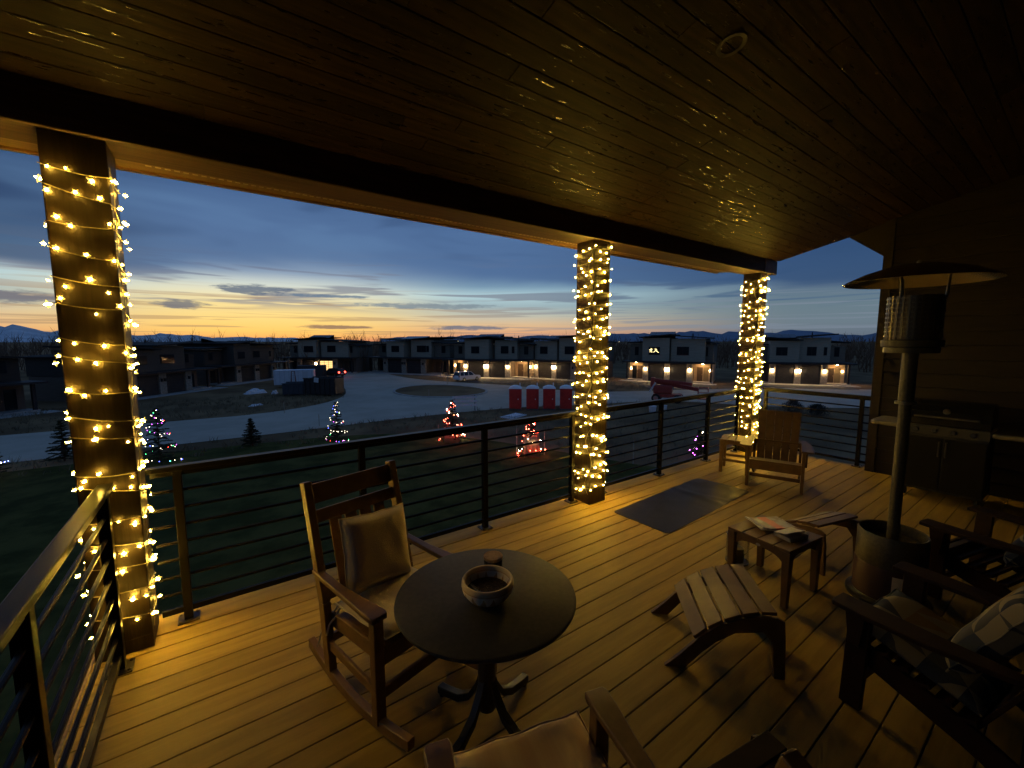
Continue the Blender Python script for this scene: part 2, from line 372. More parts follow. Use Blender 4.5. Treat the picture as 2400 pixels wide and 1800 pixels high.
def weeds():
    b = MB(); r_ = random.Random(9)
    def inroad(x, y):
        c = False; n = len(road_pts); j = n - 1
        for i in range(n):
            xi, yi = road_pts[i]; xj, yj = road_pts[j]
            if (yi > y) != (yj > y) and x < (xj - xi) * (y - yi) / (yj - yi) + xi: c = not c
            j = i
        return c
    k = 0
    while k < 2600:
        x = r_.uniform(-20, 60); y = r_.uniform(8, 62)
        if inroad(x, y) or (y < 31 and x < 16 + (25 - y) * 0.4): continue
        k += 1; h = r_.uniform(0.12, 0.5)
        for _ in range(6):
            a = r_.uniform(0, 6.28); l = r_.uniform(0.3, 0.9) * h; w = 0.02
            px = x + r_.uniform(-.25, .25); py = y + r_.uniform(-.25, .25)
            b.add([(px - w, py, GZ), (px + w, py, GZ), (px + math.cos(a) * l, py + math.sin(a) * l, GZ + h)], [(0, 1, 2)])
    tag(b.build('weeds', mat('dry_weeds', (0.13, 0.105, 0.065), (0.2, 0.165, 0.1), 1.0, nscale=0.3)), 'sparse dry weeds on the bare verge', kind='stuff')
weeds()

# ------------------------------------------------------------------ deck
BW = 0.157; Y0 = 3.466; XL, XR = -0.72, 8.12
deck = bx(XL, XR, -1.6, 3.72, -0.30, -0.032).build('deck_floor', M_under); tag(deck, 'raised deck floor of long tan boards', kind='structure')
rows = [(3.466 + 0.007, 3.72)] + [(Y0 - (k + 1) * BW, Y0 - k * BW - 0.0055) for k in range(32)]
r_ = random.Random(4)
for (a, b_) in rows:
    cut = r_.choice((None, None, 4.88 + r_.uniform(-.4, 1.6)))
    for (xa, xb) in ([(XL, XR)] if cut is None else [(XL, cut - 0.002), (cut + 0.002, XR)]):
        bx(xa, xb, a, b_, -0.03, r_.uniform(-0.0012, 0.0)).build('plank', M_plank, deck, bevel=0.003)
bx(XL - 0.02, XR + 0.02, 3.722, 3.75, -0.34, -0.005).build('rim_board', M_soffit, deck)
bx(XL - 0.03, XL - 0.003, -1.6, 3.72, -0.34, -0.005).build('rim_board', M_soffit, deck)

# ------------------------------------------------------------------ roof
SL = 0.22; PH = -math.atan(SL)
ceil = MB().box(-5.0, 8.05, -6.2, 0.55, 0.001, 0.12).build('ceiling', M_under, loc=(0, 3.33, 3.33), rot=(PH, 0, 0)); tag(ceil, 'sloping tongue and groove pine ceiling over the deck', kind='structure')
r_ = random.Random(21); y = 0.0; PW = 0.138
while y > -6.0:
    x = -5.0 + r_.uniform(-2.6, 0)
    while x < 8.05:
        ln = r_.uniform(2.2, 4.6); xa, xb = max(-5.0, x), min(8.05, x + ln - 0.003); x += ln
        if xb - xa < 0.1: continue
        dz = r_.uniform(0, 0.0025)
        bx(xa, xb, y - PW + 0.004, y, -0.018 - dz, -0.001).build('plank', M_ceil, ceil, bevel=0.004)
    y -= PW
beam = bx(-5.0, 7.98, 3.33, 3.648, 3.08, 3.385).build('beam', M_beam, bevel=0.008); tag(beam, 'thick dark timber beam on top of the lit columns', kind='structure')
MB().prism([(-5, 3.65, 3.092), (7.15, 3.65, 3.092), (7.0, 3.82, 3.092), (-5, 3.82, 3.092)], (0, 0, 0.04)).build('soffit_board', M_soffit, beam)
bx(-5, 7.0, 3.821, 3.86, 3.078, 3.40).build('fascia_board', M_soffit, beam)
vb = MB()
for k in range(150):
    x = -0.3 + k * 0.049; vb.box(x, x + 0.03, 3.695, 3.712, 3.088, 3.0915)
v_ = vb.build('vent_strip', mat('vent_metal', (0.35, 0.3, 0.22), rough=0.4, metal=0.5), beam); v_['kind'] = 'stuff'
bx(7.55, 7.983, 3.322, 3.3295, 3.085, 3.3).build('saddle_plate', mat('rusty_plate', (0.16, 0.10, 0.05), (0.25, 0.17, 0.09), 0.5, nscale=9, metal=0.3), beam)
dl = empty('recessed_downlight', (2.65, 1.435, 3.747 - 0.02)); dl.rotation_euler = (PH, 0, 0)
tag(dl, 'unlit round recessed downlight in the pine ceiling', 'downlight')
MB().lathe([(0.062, 0.02), (0.062, -0.004), (0.085, -0.006), (0.085, 0.0)], 28, cap=False).build('trim_ring', mat('trim_bronze', (0.03, 0.024, 0.018), rough=0.5), dl, True)
MB().lathe([(0.001, 0.012), (0.06, 0.010)], 28, cap=False).build('lens', mat('frosted_lens', (0.8, 0.75, 0.62), rough=0.3), dl, True)

# ------------------------------------------------------------------ house we stand at
hw = empty('house', (0, 0, 0)); tag(hw, 'dark sided house wall enclosing the deck behind the grill', 'house')
bx(7.9, 9.6, -1.75, 1.87, GZ, 4.1).build('end_wall', M_wall, hw)
MB().box(-6, 7.9, -1.9, -1.6, GZ, 4.4).build('back_wall', M_wall, hw)
for k in range(22):
    z = -0.02 + k * 0.19
    MB().prism([(7.899, 1.872, z), (7.880, 1.872, z + 0.006), (7.893, 1.872, z + 0.185), (7.899, 1.872, z + 0.185)], (0, -3.4, 0)).build('siding_board', M_wall, hw)
MB().prism([(7.93, 2.32, 3.50), (7.93, 1.885, 3.146), (7.93, 1.4, 3.13), (7.93, 1.4, 3.8)], (0.14, 0, 0)).build('roof_bracket', M_wall, hw)
bx(7.86, 7.9005, 1.78, 1.885, 0, 3.9).build('corner_board', M_wall, hw)

# ------------------------------------------------------------------ railings
def railing(name, p, q, posts, label, endcap=True):
    t = empty(name, (p[0], p[1], 0)); p = Vector((p[0], p[1])); q = Vector((q[0], q[1])); d = (q - p); L = d.length; t.rotation_euler = (0, 0, math.atan2(d.y, d.x))
    tag(t, label, 'railing', 'black horizontal bar railings round the deck')
    bx(0, L, -0.036, 0.036, 1.078, 1.113).build('top_rail', M_rail, t, bevel=0.005)
    bx(0.02, L - 0.02, -0.016, 0.016, 1.045, 1.0775).build('sub_rail', M_rail, t)
    bx(0.02, L - 0.02, -0.016, 0.016, 0.065, 0.105).build('bottom_rail', M_rail, t, bevel=0.003)
    for k in range(1, 8):
        z = 0.085 + k * (1.06 - 0.085) / 8
        MB().tube([(0.02, 0, z), (L - 0.02, 0, z)], 0.0115, 8).build('bar', M_rail, t, True)
    for s in posts:
        po = bx(s - 0.0255, s + 0.0255, -0.0265, 0.0265, 0.012, 1.0782).build('post', M_rail, t, bevel=0.003)
        bp = bx(s - 0.062, s + 0.062, -0.062, 0.062, 0.0008, 0.0118).build('base_plate', M_plate, t, bevel=0.004)
        for i in (-1, 1):
            for j in (-1, 1): MB().lathe([(0.009, 0.0118), (0.009, 0.018), (0.005, 0.021)], 8, (s + i * 0.046, j * 0.046, 0)).build('bolt', M_plate, bp)
    return t
YR = 3.565
railing('deck_railing', (-0.425, YR), (3.512, YR), [0.16, 1.385, 2.615, 3.845], 'black bar railing behind the rocking chair, between first and second lit column')
railing('deck_railing', (3.80, YR), (7.47, YR), [0.14, 1.37, 2.62, 3.58], 'black bar railing behind the rubber mat, between second and third lit column')
railing('deck_railing', (8.03, 3.44), (8.03, 1.90), [0.05, 1.42], 'short black bar railing at the far end beside the house wall')
railing('deck_railing', (-0.578, 3.33), (-0.578, -1.4), [0.11, 1.34, 2.58, 3.8], 'black bar railing in the lower left corner, running toward the house')

# ------------------------------------------------------------------ columns with string lights
def glare_bulb():  # bulb core inside a flat star shaped like lens glare
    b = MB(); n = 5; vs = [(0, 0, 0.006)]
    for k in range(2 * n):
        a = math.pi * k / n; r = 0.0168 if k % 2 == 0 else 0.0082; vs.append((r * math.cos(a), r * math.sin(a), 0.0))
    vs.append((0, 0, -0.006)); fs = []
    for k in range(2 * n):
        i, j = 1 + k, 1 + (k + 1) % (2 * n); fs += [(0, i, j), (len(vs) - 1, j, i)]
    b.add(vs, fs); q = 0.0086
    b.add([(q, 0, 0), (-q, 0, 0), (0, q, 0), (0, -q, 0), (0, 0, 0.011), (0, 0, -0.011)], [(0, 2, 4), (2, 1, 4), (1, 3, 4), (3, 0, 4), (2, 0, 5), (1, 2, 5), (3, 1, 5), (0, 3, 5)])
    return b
BULB_S = 395.0
M_bulb = emat('warm_bulb', WARM, BULB_S)
M_glare = emat('bulb_glare', (1.0, 0.66, 0.10), 2.5); M_glare.cycles.emission_sampling = 'NONE'  # glowing star imitates glare and bloom round the bulb, not a real part
bulb_me = None
def column(x0, y0, label):
    o = empty('porch_column', (x0 + 0.135, y0 + 0.135, 0)); tag(o, label, 'column', 'square deck columns wrapped in lights')
    bx(-0.135, 0.135, -0.135, 0.135, 0.0005, 3.0795).build('shaft', M_column, o, bevel=0.006)
    bx(-0.1365, 0.1365, -0.1365, 0.1365, 0.0007, 0.09).build('base_trim', M_column, o, bevel=0.004)
    return o
def lights(x0, y0, turns, nb, hand, z0, z1, label, seed, jit):
    global bulb_me
    r_ = random.Random(seed); cx, cy_ = x0 + 0.135, y0 + 0.135; t = empty('string_lights', (cx, cy_, 0)); tag(t, label, 'string lights', 'warm string lights wound round the columns')
    h = 0.135 + 0.006; per = 8 * h; tot = turns * per
    ph = [(r_.uniform(0, 6.28), r_.uniform(0.6, 1.6)) for _ in range(4)]
    def at(s):
        u = (s / per) % 1.0; k = int(u * 4); f = (u * 4 - k) * 2 - 1
        c = [(h * f, -h), (h, h * f), (-h * f, h), (-h, -h * f)][k]; n = [(0, -1), (1, 0), (0, 1), (-1, 0)][k]
        if hand < 0: c = (-c[0], c[1]); n = (-n[0], n[1])
        z = z1 - (z1 - z0) * (s / tot) + jit * 0.5 * sum(math.sin(s * q * 2.3 + p) for p, q in ph) / 2 - 0.012 * (1 - f * f)
        return Vector((c[0], c[1], z)), Vector((n[0], n[1], 0))
    pts = []; s = 0
    while s < tot: pts.append(at(s)[0]); s += 0.035
    MB().tube(pts, 0.003 if hand > 0 else 0.0022, 5).build('wire', M_wire, t, True)
    for i in range(nb):
        s = (i + r_.uniform(-0.32, 0.32)) * tot / nb
        p, n = at(max(0, min(tot, s)))
        p = p + n * r_.uniform(0.005, 0.02) + Vector((r_.uniform(-.015, .015), r_.uniform(-.015, .015), r_.uniform(-jit, jit * 0.6)))
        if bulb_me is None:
            b = glare_bulb().build('bulb', M_glare, t); bulb_me = b.data; bulb_me.materials.append(M_bulb)
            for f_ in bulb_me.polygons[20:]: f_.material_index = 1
        else:
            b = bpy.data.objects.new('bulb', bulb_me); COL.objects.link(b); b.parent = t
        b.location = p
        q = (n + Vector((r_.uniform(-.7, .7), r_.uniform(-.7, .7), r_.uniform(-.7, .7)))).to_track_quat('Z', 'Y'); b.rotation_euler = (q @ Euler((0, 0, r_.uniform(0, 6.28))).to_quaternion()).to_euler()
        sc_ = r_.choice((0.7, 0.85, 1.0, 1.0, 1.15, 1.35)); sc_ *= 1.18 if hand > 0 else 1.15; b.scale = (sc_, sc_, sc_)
    # lead climbing one corner
    cxn = h * 1.01 * (1 if hand > 0 else -1)
    MB().tube([(cxn + r_.uniform(-.004, .004), -h * 0.8 + 0.05 * math.sin(k * 0.9), z0 + (z1 - z0) * k / 40) for k in range(41)], 0.0022, 4).build('wire', M_wire, t, True)
    return t
CX = (-0.706, 3.52, 7.47)
column(CX[0], 3.36, 'dark square column in the corner by the lower left railing')
column(CX[1], 3.36, 'dark square column in the middle, between the two long railings')
column(CX[2], 3.36, 'dark square column at the far end beside the adirondack chair')
lights(CX[0], 3.36, 18, 196, 1, 0.13, 2.93, 'sparse warm string lights wound round the left corner column', 5, 0.05)
lights(CX[1], 3.36, 23, 296, -1, 0.12, 3.02, 'dense warm string lights wound round the middle column', 6, 0.05)
lights(CX[2], 3.36, 25, 298, -1, 0.12, 3.00, 'dense warm string lights wound round the far column', 7, 0.05)

# ================================================================== FURNITURE
def rocking_chair(loc, rz, label):
    t = empty('rocking_chair', loc, rz); tag(t, label, 'rocking chair', 'slatted wooden rocking chairs')
    hw_ = 0.285
    def runner(x):
        pr = []
        for k in range(17):
            yy = -0.50 + 1.0 * k / 16; pr.append((yy, 0.0 + 0.30 * yy * yy if yy > 0 else 0.36 * yy * yy))
        pts = [(x - 0.02, a, z) for a, z in pr] + [(x - 0.02, a, z + 0.055) for a, z in pr[::-1]]
        b = MB(); n = len(pr)
        for k in range(n):
            a, z = pr[k]; b.v += [(x - 0.02, a, z), (x + 0.02, a, z), (x + 0.02, a, z + 0.055), (x - 0.02, a, z + 0.055)]
        for k in range(n - 1):
            for j in range(4): b.f.append((k * 4 + j, k * 4 + (j + 1) % 4, k * 4 + 4 + (j + 1) % 4, k * 4 + 4 + j))
        b.f += [(3, 2, 1, 0), tuple(range((n - 1) * 4, n * 4))]
        b.build('runner', M_chair, t, True, bevel=0.004)
    for s in (-1, 1):
        x = s * hw_; runner(x)
        MB().bar((x, 0.235, 0.05), (x, 0.235, 0.615), 0.055, 0.05, (0, 1, 0)).build('front_leg', M_chair, t, bevel=0.005)
        MB().bar((x, -0.26, 0.065), (x, -0.30, 0.46), 0.045, 0.062, (0, 1, 0)).build('rear_leg', M_chair, t, bevel=0.005)
        MB().bar((x, -0.30, 0.458), (x, -0.47, 1.13), 0.045, 0.065, (0, 1, 0)).build('back_post', M_chair, t, bevel=0.006)
        am = MB(); n = 9; pr = [(-0.365, 0.046, 0.630), (-0.30, 0.048, 0.627), (-0.1, 0.052, 0.621), (0.08, 0.07, 0.624), (0.2, 0.088, 0.631), (0.27, 0.092, 0.632), (0.295, 0.078, 0.629)]
        for (a, w, z) in pr:
            c = x + s * (0.012); am.v += [(c - w / 2, a, z - 0.014), (c + w / 2, a, z - 0.014), (c + w / 2, a, z + 0.014), (c - w / 2, a, z + 0.014)]
        for k in range(len(pr) - 1):
            for j in range(4): am.f.append((k * 4 + j, k * 4 + (j + 1) % 4, k * 4 + 4 + (j + 1) % 4, k * 4 + 4 + j))
        am.f += [(3, 2, 1, 0), tuple(range((len(pr) - 1) * 4, len(pr) * 4))]
        am.build('armrest', M_chair, t, True, bevel=0.006)
        MB().bar((x, 0.215, 0.20), (x, -0.26, 0.22), 0.022, 0.05).build('side_stretcher', M_chair, t, bevel=0.004)
        MB().bar((x - s * 0.03, 0.225, 0.385), (x - s * 0.03, -0.27, 0.36), 0.025, 0.085).build('seat_rail', M_chair, t, bevel=0.004)
    MB().bar((-hw_ + 0.03, 0.24, 0.385), (hw_ - 0.03, 0.24, 0.385), 0.028, 0.085).build('front_rail', M_chair, t, bevel=0.004)
    MB().bar((-hw_ + 0.02, 0.235, 0.19), (hw_ - 0.02, 0.235, 0.19), 0.024, 0.06).build('front_stretcher', M_chair, t, bevel=0.004)
    MB().bar((-hw_ + 0.02, -0.265, 0.25), (hw_ - 0.02, -0.265, 0.25), 0.024, 0.05).build('rear_stretcher', M_chair, t, bevel=0.004)
    for k in range(6):
        yy = 0.222 - k * 0.084; z = 0.432 - k * 0.011
        MB().box(-hw_ + 0.032, hw_ - 0.032, yy - 0.038, yy + 0.038, z - 0.009, z + 0.009).build('seat_slat', M_chair, t, bevel=0.003)
    def bk(z): return -0.30 - 0.17 * (z - 0.458) / 0.672
    up = Vector((0, bk(1.13) - bk(0.458), 0.672)).normalized(); nr = Vector((0, up.z, -up.y))
    for z, h, nm in ((1.055, 0.115, 'top_rail'), (0.925, 0.075, 'mid_rail'), (0.49, 0.06, 'low_rail')):
        MB().bar((-hw_ + 0.022, bk(z), z), (hw_ - 0.022, bk(z), z), 0.024, h, up).build(nm, M_chair, t, bevel=0.004)
    for k in range(4):
        x = (k - 1.5) * 0.098
        MB().bar((x, bk(0.515), 0.515), (x, bk(0.892), 0.892), 0.076, 0.013, nr).build('back_slat', M_chair, t, bevel=0.003)
    return t
def pad(name, w, d, h, loc, rot, m, label, cat, pinch=0.35, seed=1, ties=False):
    r_ = random.Random(seed); n = 22; b = MB()
    ph = [(r_.uniform(0, 6.28), r_.uniform(3, 9), r_.uniform(3, 9)) for _ in range(5)]
    top = []; bot = []
    for j in range(n + 1):
        for i in range(n + 1):
            u = i / n * 2 - 1; v = j / n * 2 - 1
            e = max(0.0, (1 - abs(u) ** 5)) ** 0.42 * max(0.0, (1 - abs(v) ** 5)) ** 0.42
            pu = 1 - pinch * 0.16 * (1 - v * v) if abs(u) > 0.5 else 1; pv = 1 - pinch * 0.16 * (1 - u * u) if abs(v) > 0.5 else 1
            k = 1 + 0.016 * sum(math.sin(u * a + p) * math.sin(v * c + p * 1.3) for p, a, c in ph) * e
            edge = 0.003 * math.sin(9 * (u + v) + ph[0][0]) * (1 - e)
            top.append((u * pu * w / 2, v * pv * d / 2 + edge * 0.5, h / 2 * e * k + edge)); bot.append((u * pu * w / 2, v * pv * d / 2 + edge * 0.5, -h / 2 * e * k + edge))
    q = n + 1; b.v = top + bot; o = q * q
    for j in range(n):
        for i in range(n):
            a = j * q + i; b.f.append((a, a + 1, a + q + 1, a + q)); b.f.append((o + a + q, o + a + q + 1, o + a + 1, o + a))
    for i in range(n):
        b.f += [(i + 1, i, o + i, o + i + 1), (n * q + i, n * q + i + 1, o + n * q + i + 1, o + n * q + i), (i * q, (i + 1) * q, o + (i + 1) * q, o + i * q), ((i + 1) * q + n, i * q + n, o + i * q + n, o + (i + 1) * q + n)]
    ob = b.build(name, m, None, True, loc=loc, rot=rot); tag(ob, label, cat)
    ring = [top[i] for i in range(n)] + [top[j * q + n] for j in range(n)] + [top[n * q + n - i] for i in range(n)] + [top[(n - j) * q] for j in range(n)]
    MB().tube([(x * 1.004, y * 1.004, z) for x, y, z in ring] + [ring[0]], 0.0045, 6).build('piping', m, ob, True)
    bm = bmesh.new(); bm.from_mesh(ob.data); bmesh.ops.remove_doubles(bm, verts=bm.verts, dist=0.0004); bm.to_mesh(ob.data); bm.free()
    return ob
def world(t, p): return Matrix.Rotation(t.rotation_euler.z, 4, 'Z') @ Vector(p) + t.location
rc1_loc, rc1_rz = (0.775, 2.235, 0), R(194.6)
rc1 = rocking_chair(rc1_loc, rc1_rz, 'brown slatted rocking chair with tan pillow, left of the round table')
c1 = pad('seat_cushion', 0.51, 0.50, 0.085, world(rc1, (0, 0.02, 0.476)), (R(3), 0, rc1_rz), M_tan, 'tan seat cushion tied on the rocking chair left of the table', 'cushion', 0.1, 3)
def ties(o, s):
    for k in range(2):
        pts = [(s * (0.22 + 0.012 * i), -0.20 - 0.03 * i * (1 if k else 0.4) , -0.01 - 0.0035 * i * i * (1 + 0.7 * k) + 0.015 * math.sin(i * 1.3)) for i in range(8)]
        MB().tube(pts, 0.006, 5).build('tie', M_tie, o, True)
ties(c1, 1); ties(c1, -1)
pl = pad('throw_pillow', 0.43, 0.43, 0.14, world(rc1, (0.01, -0.185, 0.715)), (0, 0, 0), M_tan, 'square tan throw pillow leaning on the back of the rocking chair', 'pillow', 0.35, 8)
pl.rotation_euler = (Matrix.Rotation(rc1_rz, 3, 'Z') @ Matrix.Rotation(R(-5), 3, 'Y') @ Matrix.Rotation(R(106), 3, 'X')).to_euler()
rc2_loc, rc2_rz = (0.723, 0.79, 0), R(-15.2)
rc2 = rocking_chair(rc2_loc, rc2_rz, 'dark rocking chair at the bottom edge, turned toward the round table')
M_stripe = mat('striped_canvas', (0.66, 0.50, 0.29), (0.52, 0.34, 0.21), 0.85, scale=(7, 0.3, 0.3), nscale=1.2, bump=0.0, sheen=0.2)
c2 = pad('seat_cushion', 0.53, 0.60, 0.075, world(rc2, (0, 0.06, 0.482)), (R(3), 0, rc2_rz), M_stripe, 'faded striped seat cushion on the rocking chair at the bottom edge', 'cushion', 0.05, 4)

# round table
TX, TY, TZ = 1.006, 1.633, 0.73
tb = empty('round_table', (TX, TY, 0), R(8)); tag(tb, 'round charcoal pedestal table between the two rocking chairs', 'table')
MB().lathe([(0.02, 0.700), (0.415, 0.702), (0.431, 0.708), (0.435, 0.716), (0.433, 0.724), (0.424, 0.730), (0.02, 0.7302)], 96).build('table_top', M_table, tb, True)
MB().lathe([(0.045, 0.12), (0.045, 0.66), (0.16, 0.668), (0.16, 0.699)], 28).build('pedestal', M_black, tb, True)
for k in range(4):
    a = R(10 + 90 * k); d = Vector((math.cos(a), math.sin(a), 0)); b = MB()
    pr = [(0.03, 0.30), (0.06, 0.21), (0.11, 0.125), (0.19, 0.07), (0.30, 0.045), (0.34, 0.04)]
    sd = Vector((-d.y, d.x, 0)) * 0.02
    for (r, z) in pr:
        c = d * r; hh = 0.022; b.v += [c - sd + Vector((0, 0, z - hh)), c + sd + Vector((0, 0, z - hh)), c + sd + Vector((0, 0, z + hh)), c - sd + Vector((0, 0, z + hh))]
    b.v = [tuple(v) for v in b.v]
    for i in range(len(pr) - 1):
        for j in range(4): b.f.append((i * 4 + j, i * 4 + (j + 1) % 4, i * 4 + 4 + (j + 1) % 4, i * 4 + 4 + j))
    b.f += [(3, 2, 1, 0), tuple(range(20, 24))]
    lg = b.build('foot', M_black, tb, True, bevel=0.004)
    MB().lathe([(0.014, 0.0005), (0.016, 0.012), (0.012, 0.02)], 12, tuple(d * 0.325)).build('glide', M_black, lg, True)

# pottery bowl
def bowl_material():
    m = bpy.data.materials.new('painted_pottery'); m.use_nodes = True; b = NB(m.node_tree); p = m.node_tree.nodes['Principled BSDF']
    tc = b.n('ShaderNodeTexCoord'); sp = b.n('ShaderNodeSeparateXYZ'); b.l(tc.outputs['Object'], sp.inputs[0])
    a = b.m('ARCTAN2', sp.outputs[0], sp.outputs[1]); n = b.noise(tc.outputs['Object'], 16, 3)
    tri = b.m('ABSOLUTE', b.m('SUBTRACT', b.m('FRACT', b.m('ADD', b.m('MULTIPLY', a, 2.4), b.m('MULTIPLY', n, 0.5))), 0.5))
    inz = b.m('MULTIPLY', b.mr(sp.outputs[2], 0.018, 0.024), b.mr(sp.outputs[2], 0.078, 0.072))
    leaf = b.m('MULTIPLY', inz, b.m('GREATER_THAN', b.m('ADD', b.m('MULTIPLY', b.m('SUBTRACT', sp.outputs[2], 0.02), 7.0), tri), 0.36))
    base = b.mix(b.mr(n, 0.35, 0.65), (0.42, 0.25, 0.10, 1), (0.55, 0.36, 0.17, 1))
    c = b.mix(leaf, base, (0.80, 0.70, 0.52, 1)); c = b.mix(b.mr(sp.outputs[2], 0.078, 0.082), c, (0.66, 0.52, 0.3, 1)); b.l(c, p.inputs['Base Color']); p.inputs['Roughness'].default_value = 0.7
    return m
bo = empty('pottery_bowl', (0.985, 1.585, TZ + 0.0007)); tag(bo, 'painted pottery bowl on the round table', 'bowl')
MB().lathe([(0.065, 0.0), (0.095, 0.018), (0.117, 0.048), (0.124, 0.075), (0.122, 0.094), (0.117, 0.102), (0.110, 0.101), (0.107, 0.092), (0.110, 0.07), (0.098, 0.035), (0.07, 0.016), (0.004, 0.014)], 48, cap=False).build('shell', bowl_material(), bo, True)
MB().lathe([(0.001, 0.0002), (0.065, 0.0001)], 48, cap=False).build('base', mat('pottery_base', (0.3, 0.16, 0.07)), bo)
MB().lathe([(0.002, 0.052), (0.05, 0.049), (0.102, 0.046)], 32, cap=False).build('potpourri', mat('dark_soil', (0.03, 0.02, 0.012), (0.08, 0.05, 0.03), 0.9, nscale=60, bump=0.9), bo, True)
r_ = random.Random(2)
sb = MB()
for k in range(70):
    u = k / 70.0; a = 2.3 + 1.7 * u; rr = 0.082 - 0.02 * math.sin(u * 3.1); c = Vector((math.cos(a) * rr, math.sin(a) * rr, 0.058 + 0.008 * math.sin(u * 3.1)))
    d = Vector((r_.uniform(-1, 1), r_.uniform(-1, 1), r_.uniform(-.2, 1))).normalized() * 0.013; e = d.cross(Vector((0, 0, 1))).normalized() * 0.003
    sb.add([c - e, c + e, c + d], [(0, 1, 2)])
s_ = sb.build('dried_sprig', mat('dried_sage', (0.5, 0.45, 0.3), (0.6, 0.55, 0.4), 0.9), bo)
cj = empty('candle_jar', (1.155, 1.80, TZ + 0.0007)); tag(cj, 'small dark candle jar with a cork lid behind the bowl', 'jar')
MB().lathe([(0.046, 0.0), (0.05, 0.004), (0.05, 0.045), (0.047, 0.05)], 32).build('jar', mat('smoked_glass', (0.03, 0.02, 0.014), rough=0.12), cj, True)
MB().lathe([(0.049, 0.0502), (0.052, 0.054), (0.052, 0.064), (0.05, 0.067)], 32).build('lid', mat('cork', (0.34, 0.20, 0.09), (0.46, 0.29, 0.14), 0.8, nscale=50), cj, True)

# rubber mat
def mat_mesh():
    b = MB(); nx, ny = 60, 22; L, Wd = 1.90, 0.70; r0 = 0.05
    def hgt(u, v):
        x = u * L; a = max(0, (x - 1.12) / 0.78)
        h = 0.011 * math.exp(-((x - 1.18 - 0.10 * v) / 0.05) ** 2) * (0.4 + 0.6 * math.cos((v - 0.35) * 3) ** 2) + 0.009 * math.exp(-((x - 1.36 + 0.16 * v) / 0.045) ** 2) * (1 - v) + a * 0.008 * (0.5 + 0.5 * math.sin(x * 13 + v * 5)) + 0.03 * max(0, a - 0.85) * (1 - v)
        return h + 0.0035
    top = []
    for j in range(ny + 1):
        for i in range(nx + 1):
            u, v = i / nx, j / ny; x = u * L - L / 2; y = v * Wd - Wd / 2
            cx_, cy_ = max(0, abs(x) - (L / 2 - r0)), max(0, abs(y) - (Wd / 2 - r0))
            if cx_ > 0 and cy_ > 0:
                d = max(cx_, cy_) / math.hypot(cx_, cy_)
                x = math.copysign(L / 2 - r0 + cx_ * d, x); y = math.copysign(Wd / 2 - r0 + cy_ * d, y)
            top.append((x, y, hgt(u, v)))
    q = nx + 1; b.v = top + [(x, y, z - 0.003) for x, y, z in top]; o = len(top)
    for j in range(ny):
        for i in range(nx):
            a = j * q + i; b.f += [(a, a + 1, a + q + 1, a + q), (o + a + q, o + a + q + 1, o + a + 1, o + a)]
    for i in range(nx): b.f += [(i + 1, i, o + i, o + i + 1), (ny * q + i, ny * q + i + 1, o + ny * q + i + 1, o + ny * q + i)]
    for j in range(ny): b.f += [(j * q, (j + 1) * q, o + (j + 1) * q, o + j * q), ((j + 1) * q + nx, j * q + nx, o + j * q + nx, o + (j + 1) * q + nx)]
    return b
tag(mat_mesh().build('exercise_mat', M_rubber, None, True, loc=(4.555, 2.755, 0.001), rot=(0, 0, R(2.6))), 'dark rubber mat lying flat on the deck boards, wrinkled at one end', 'mat')

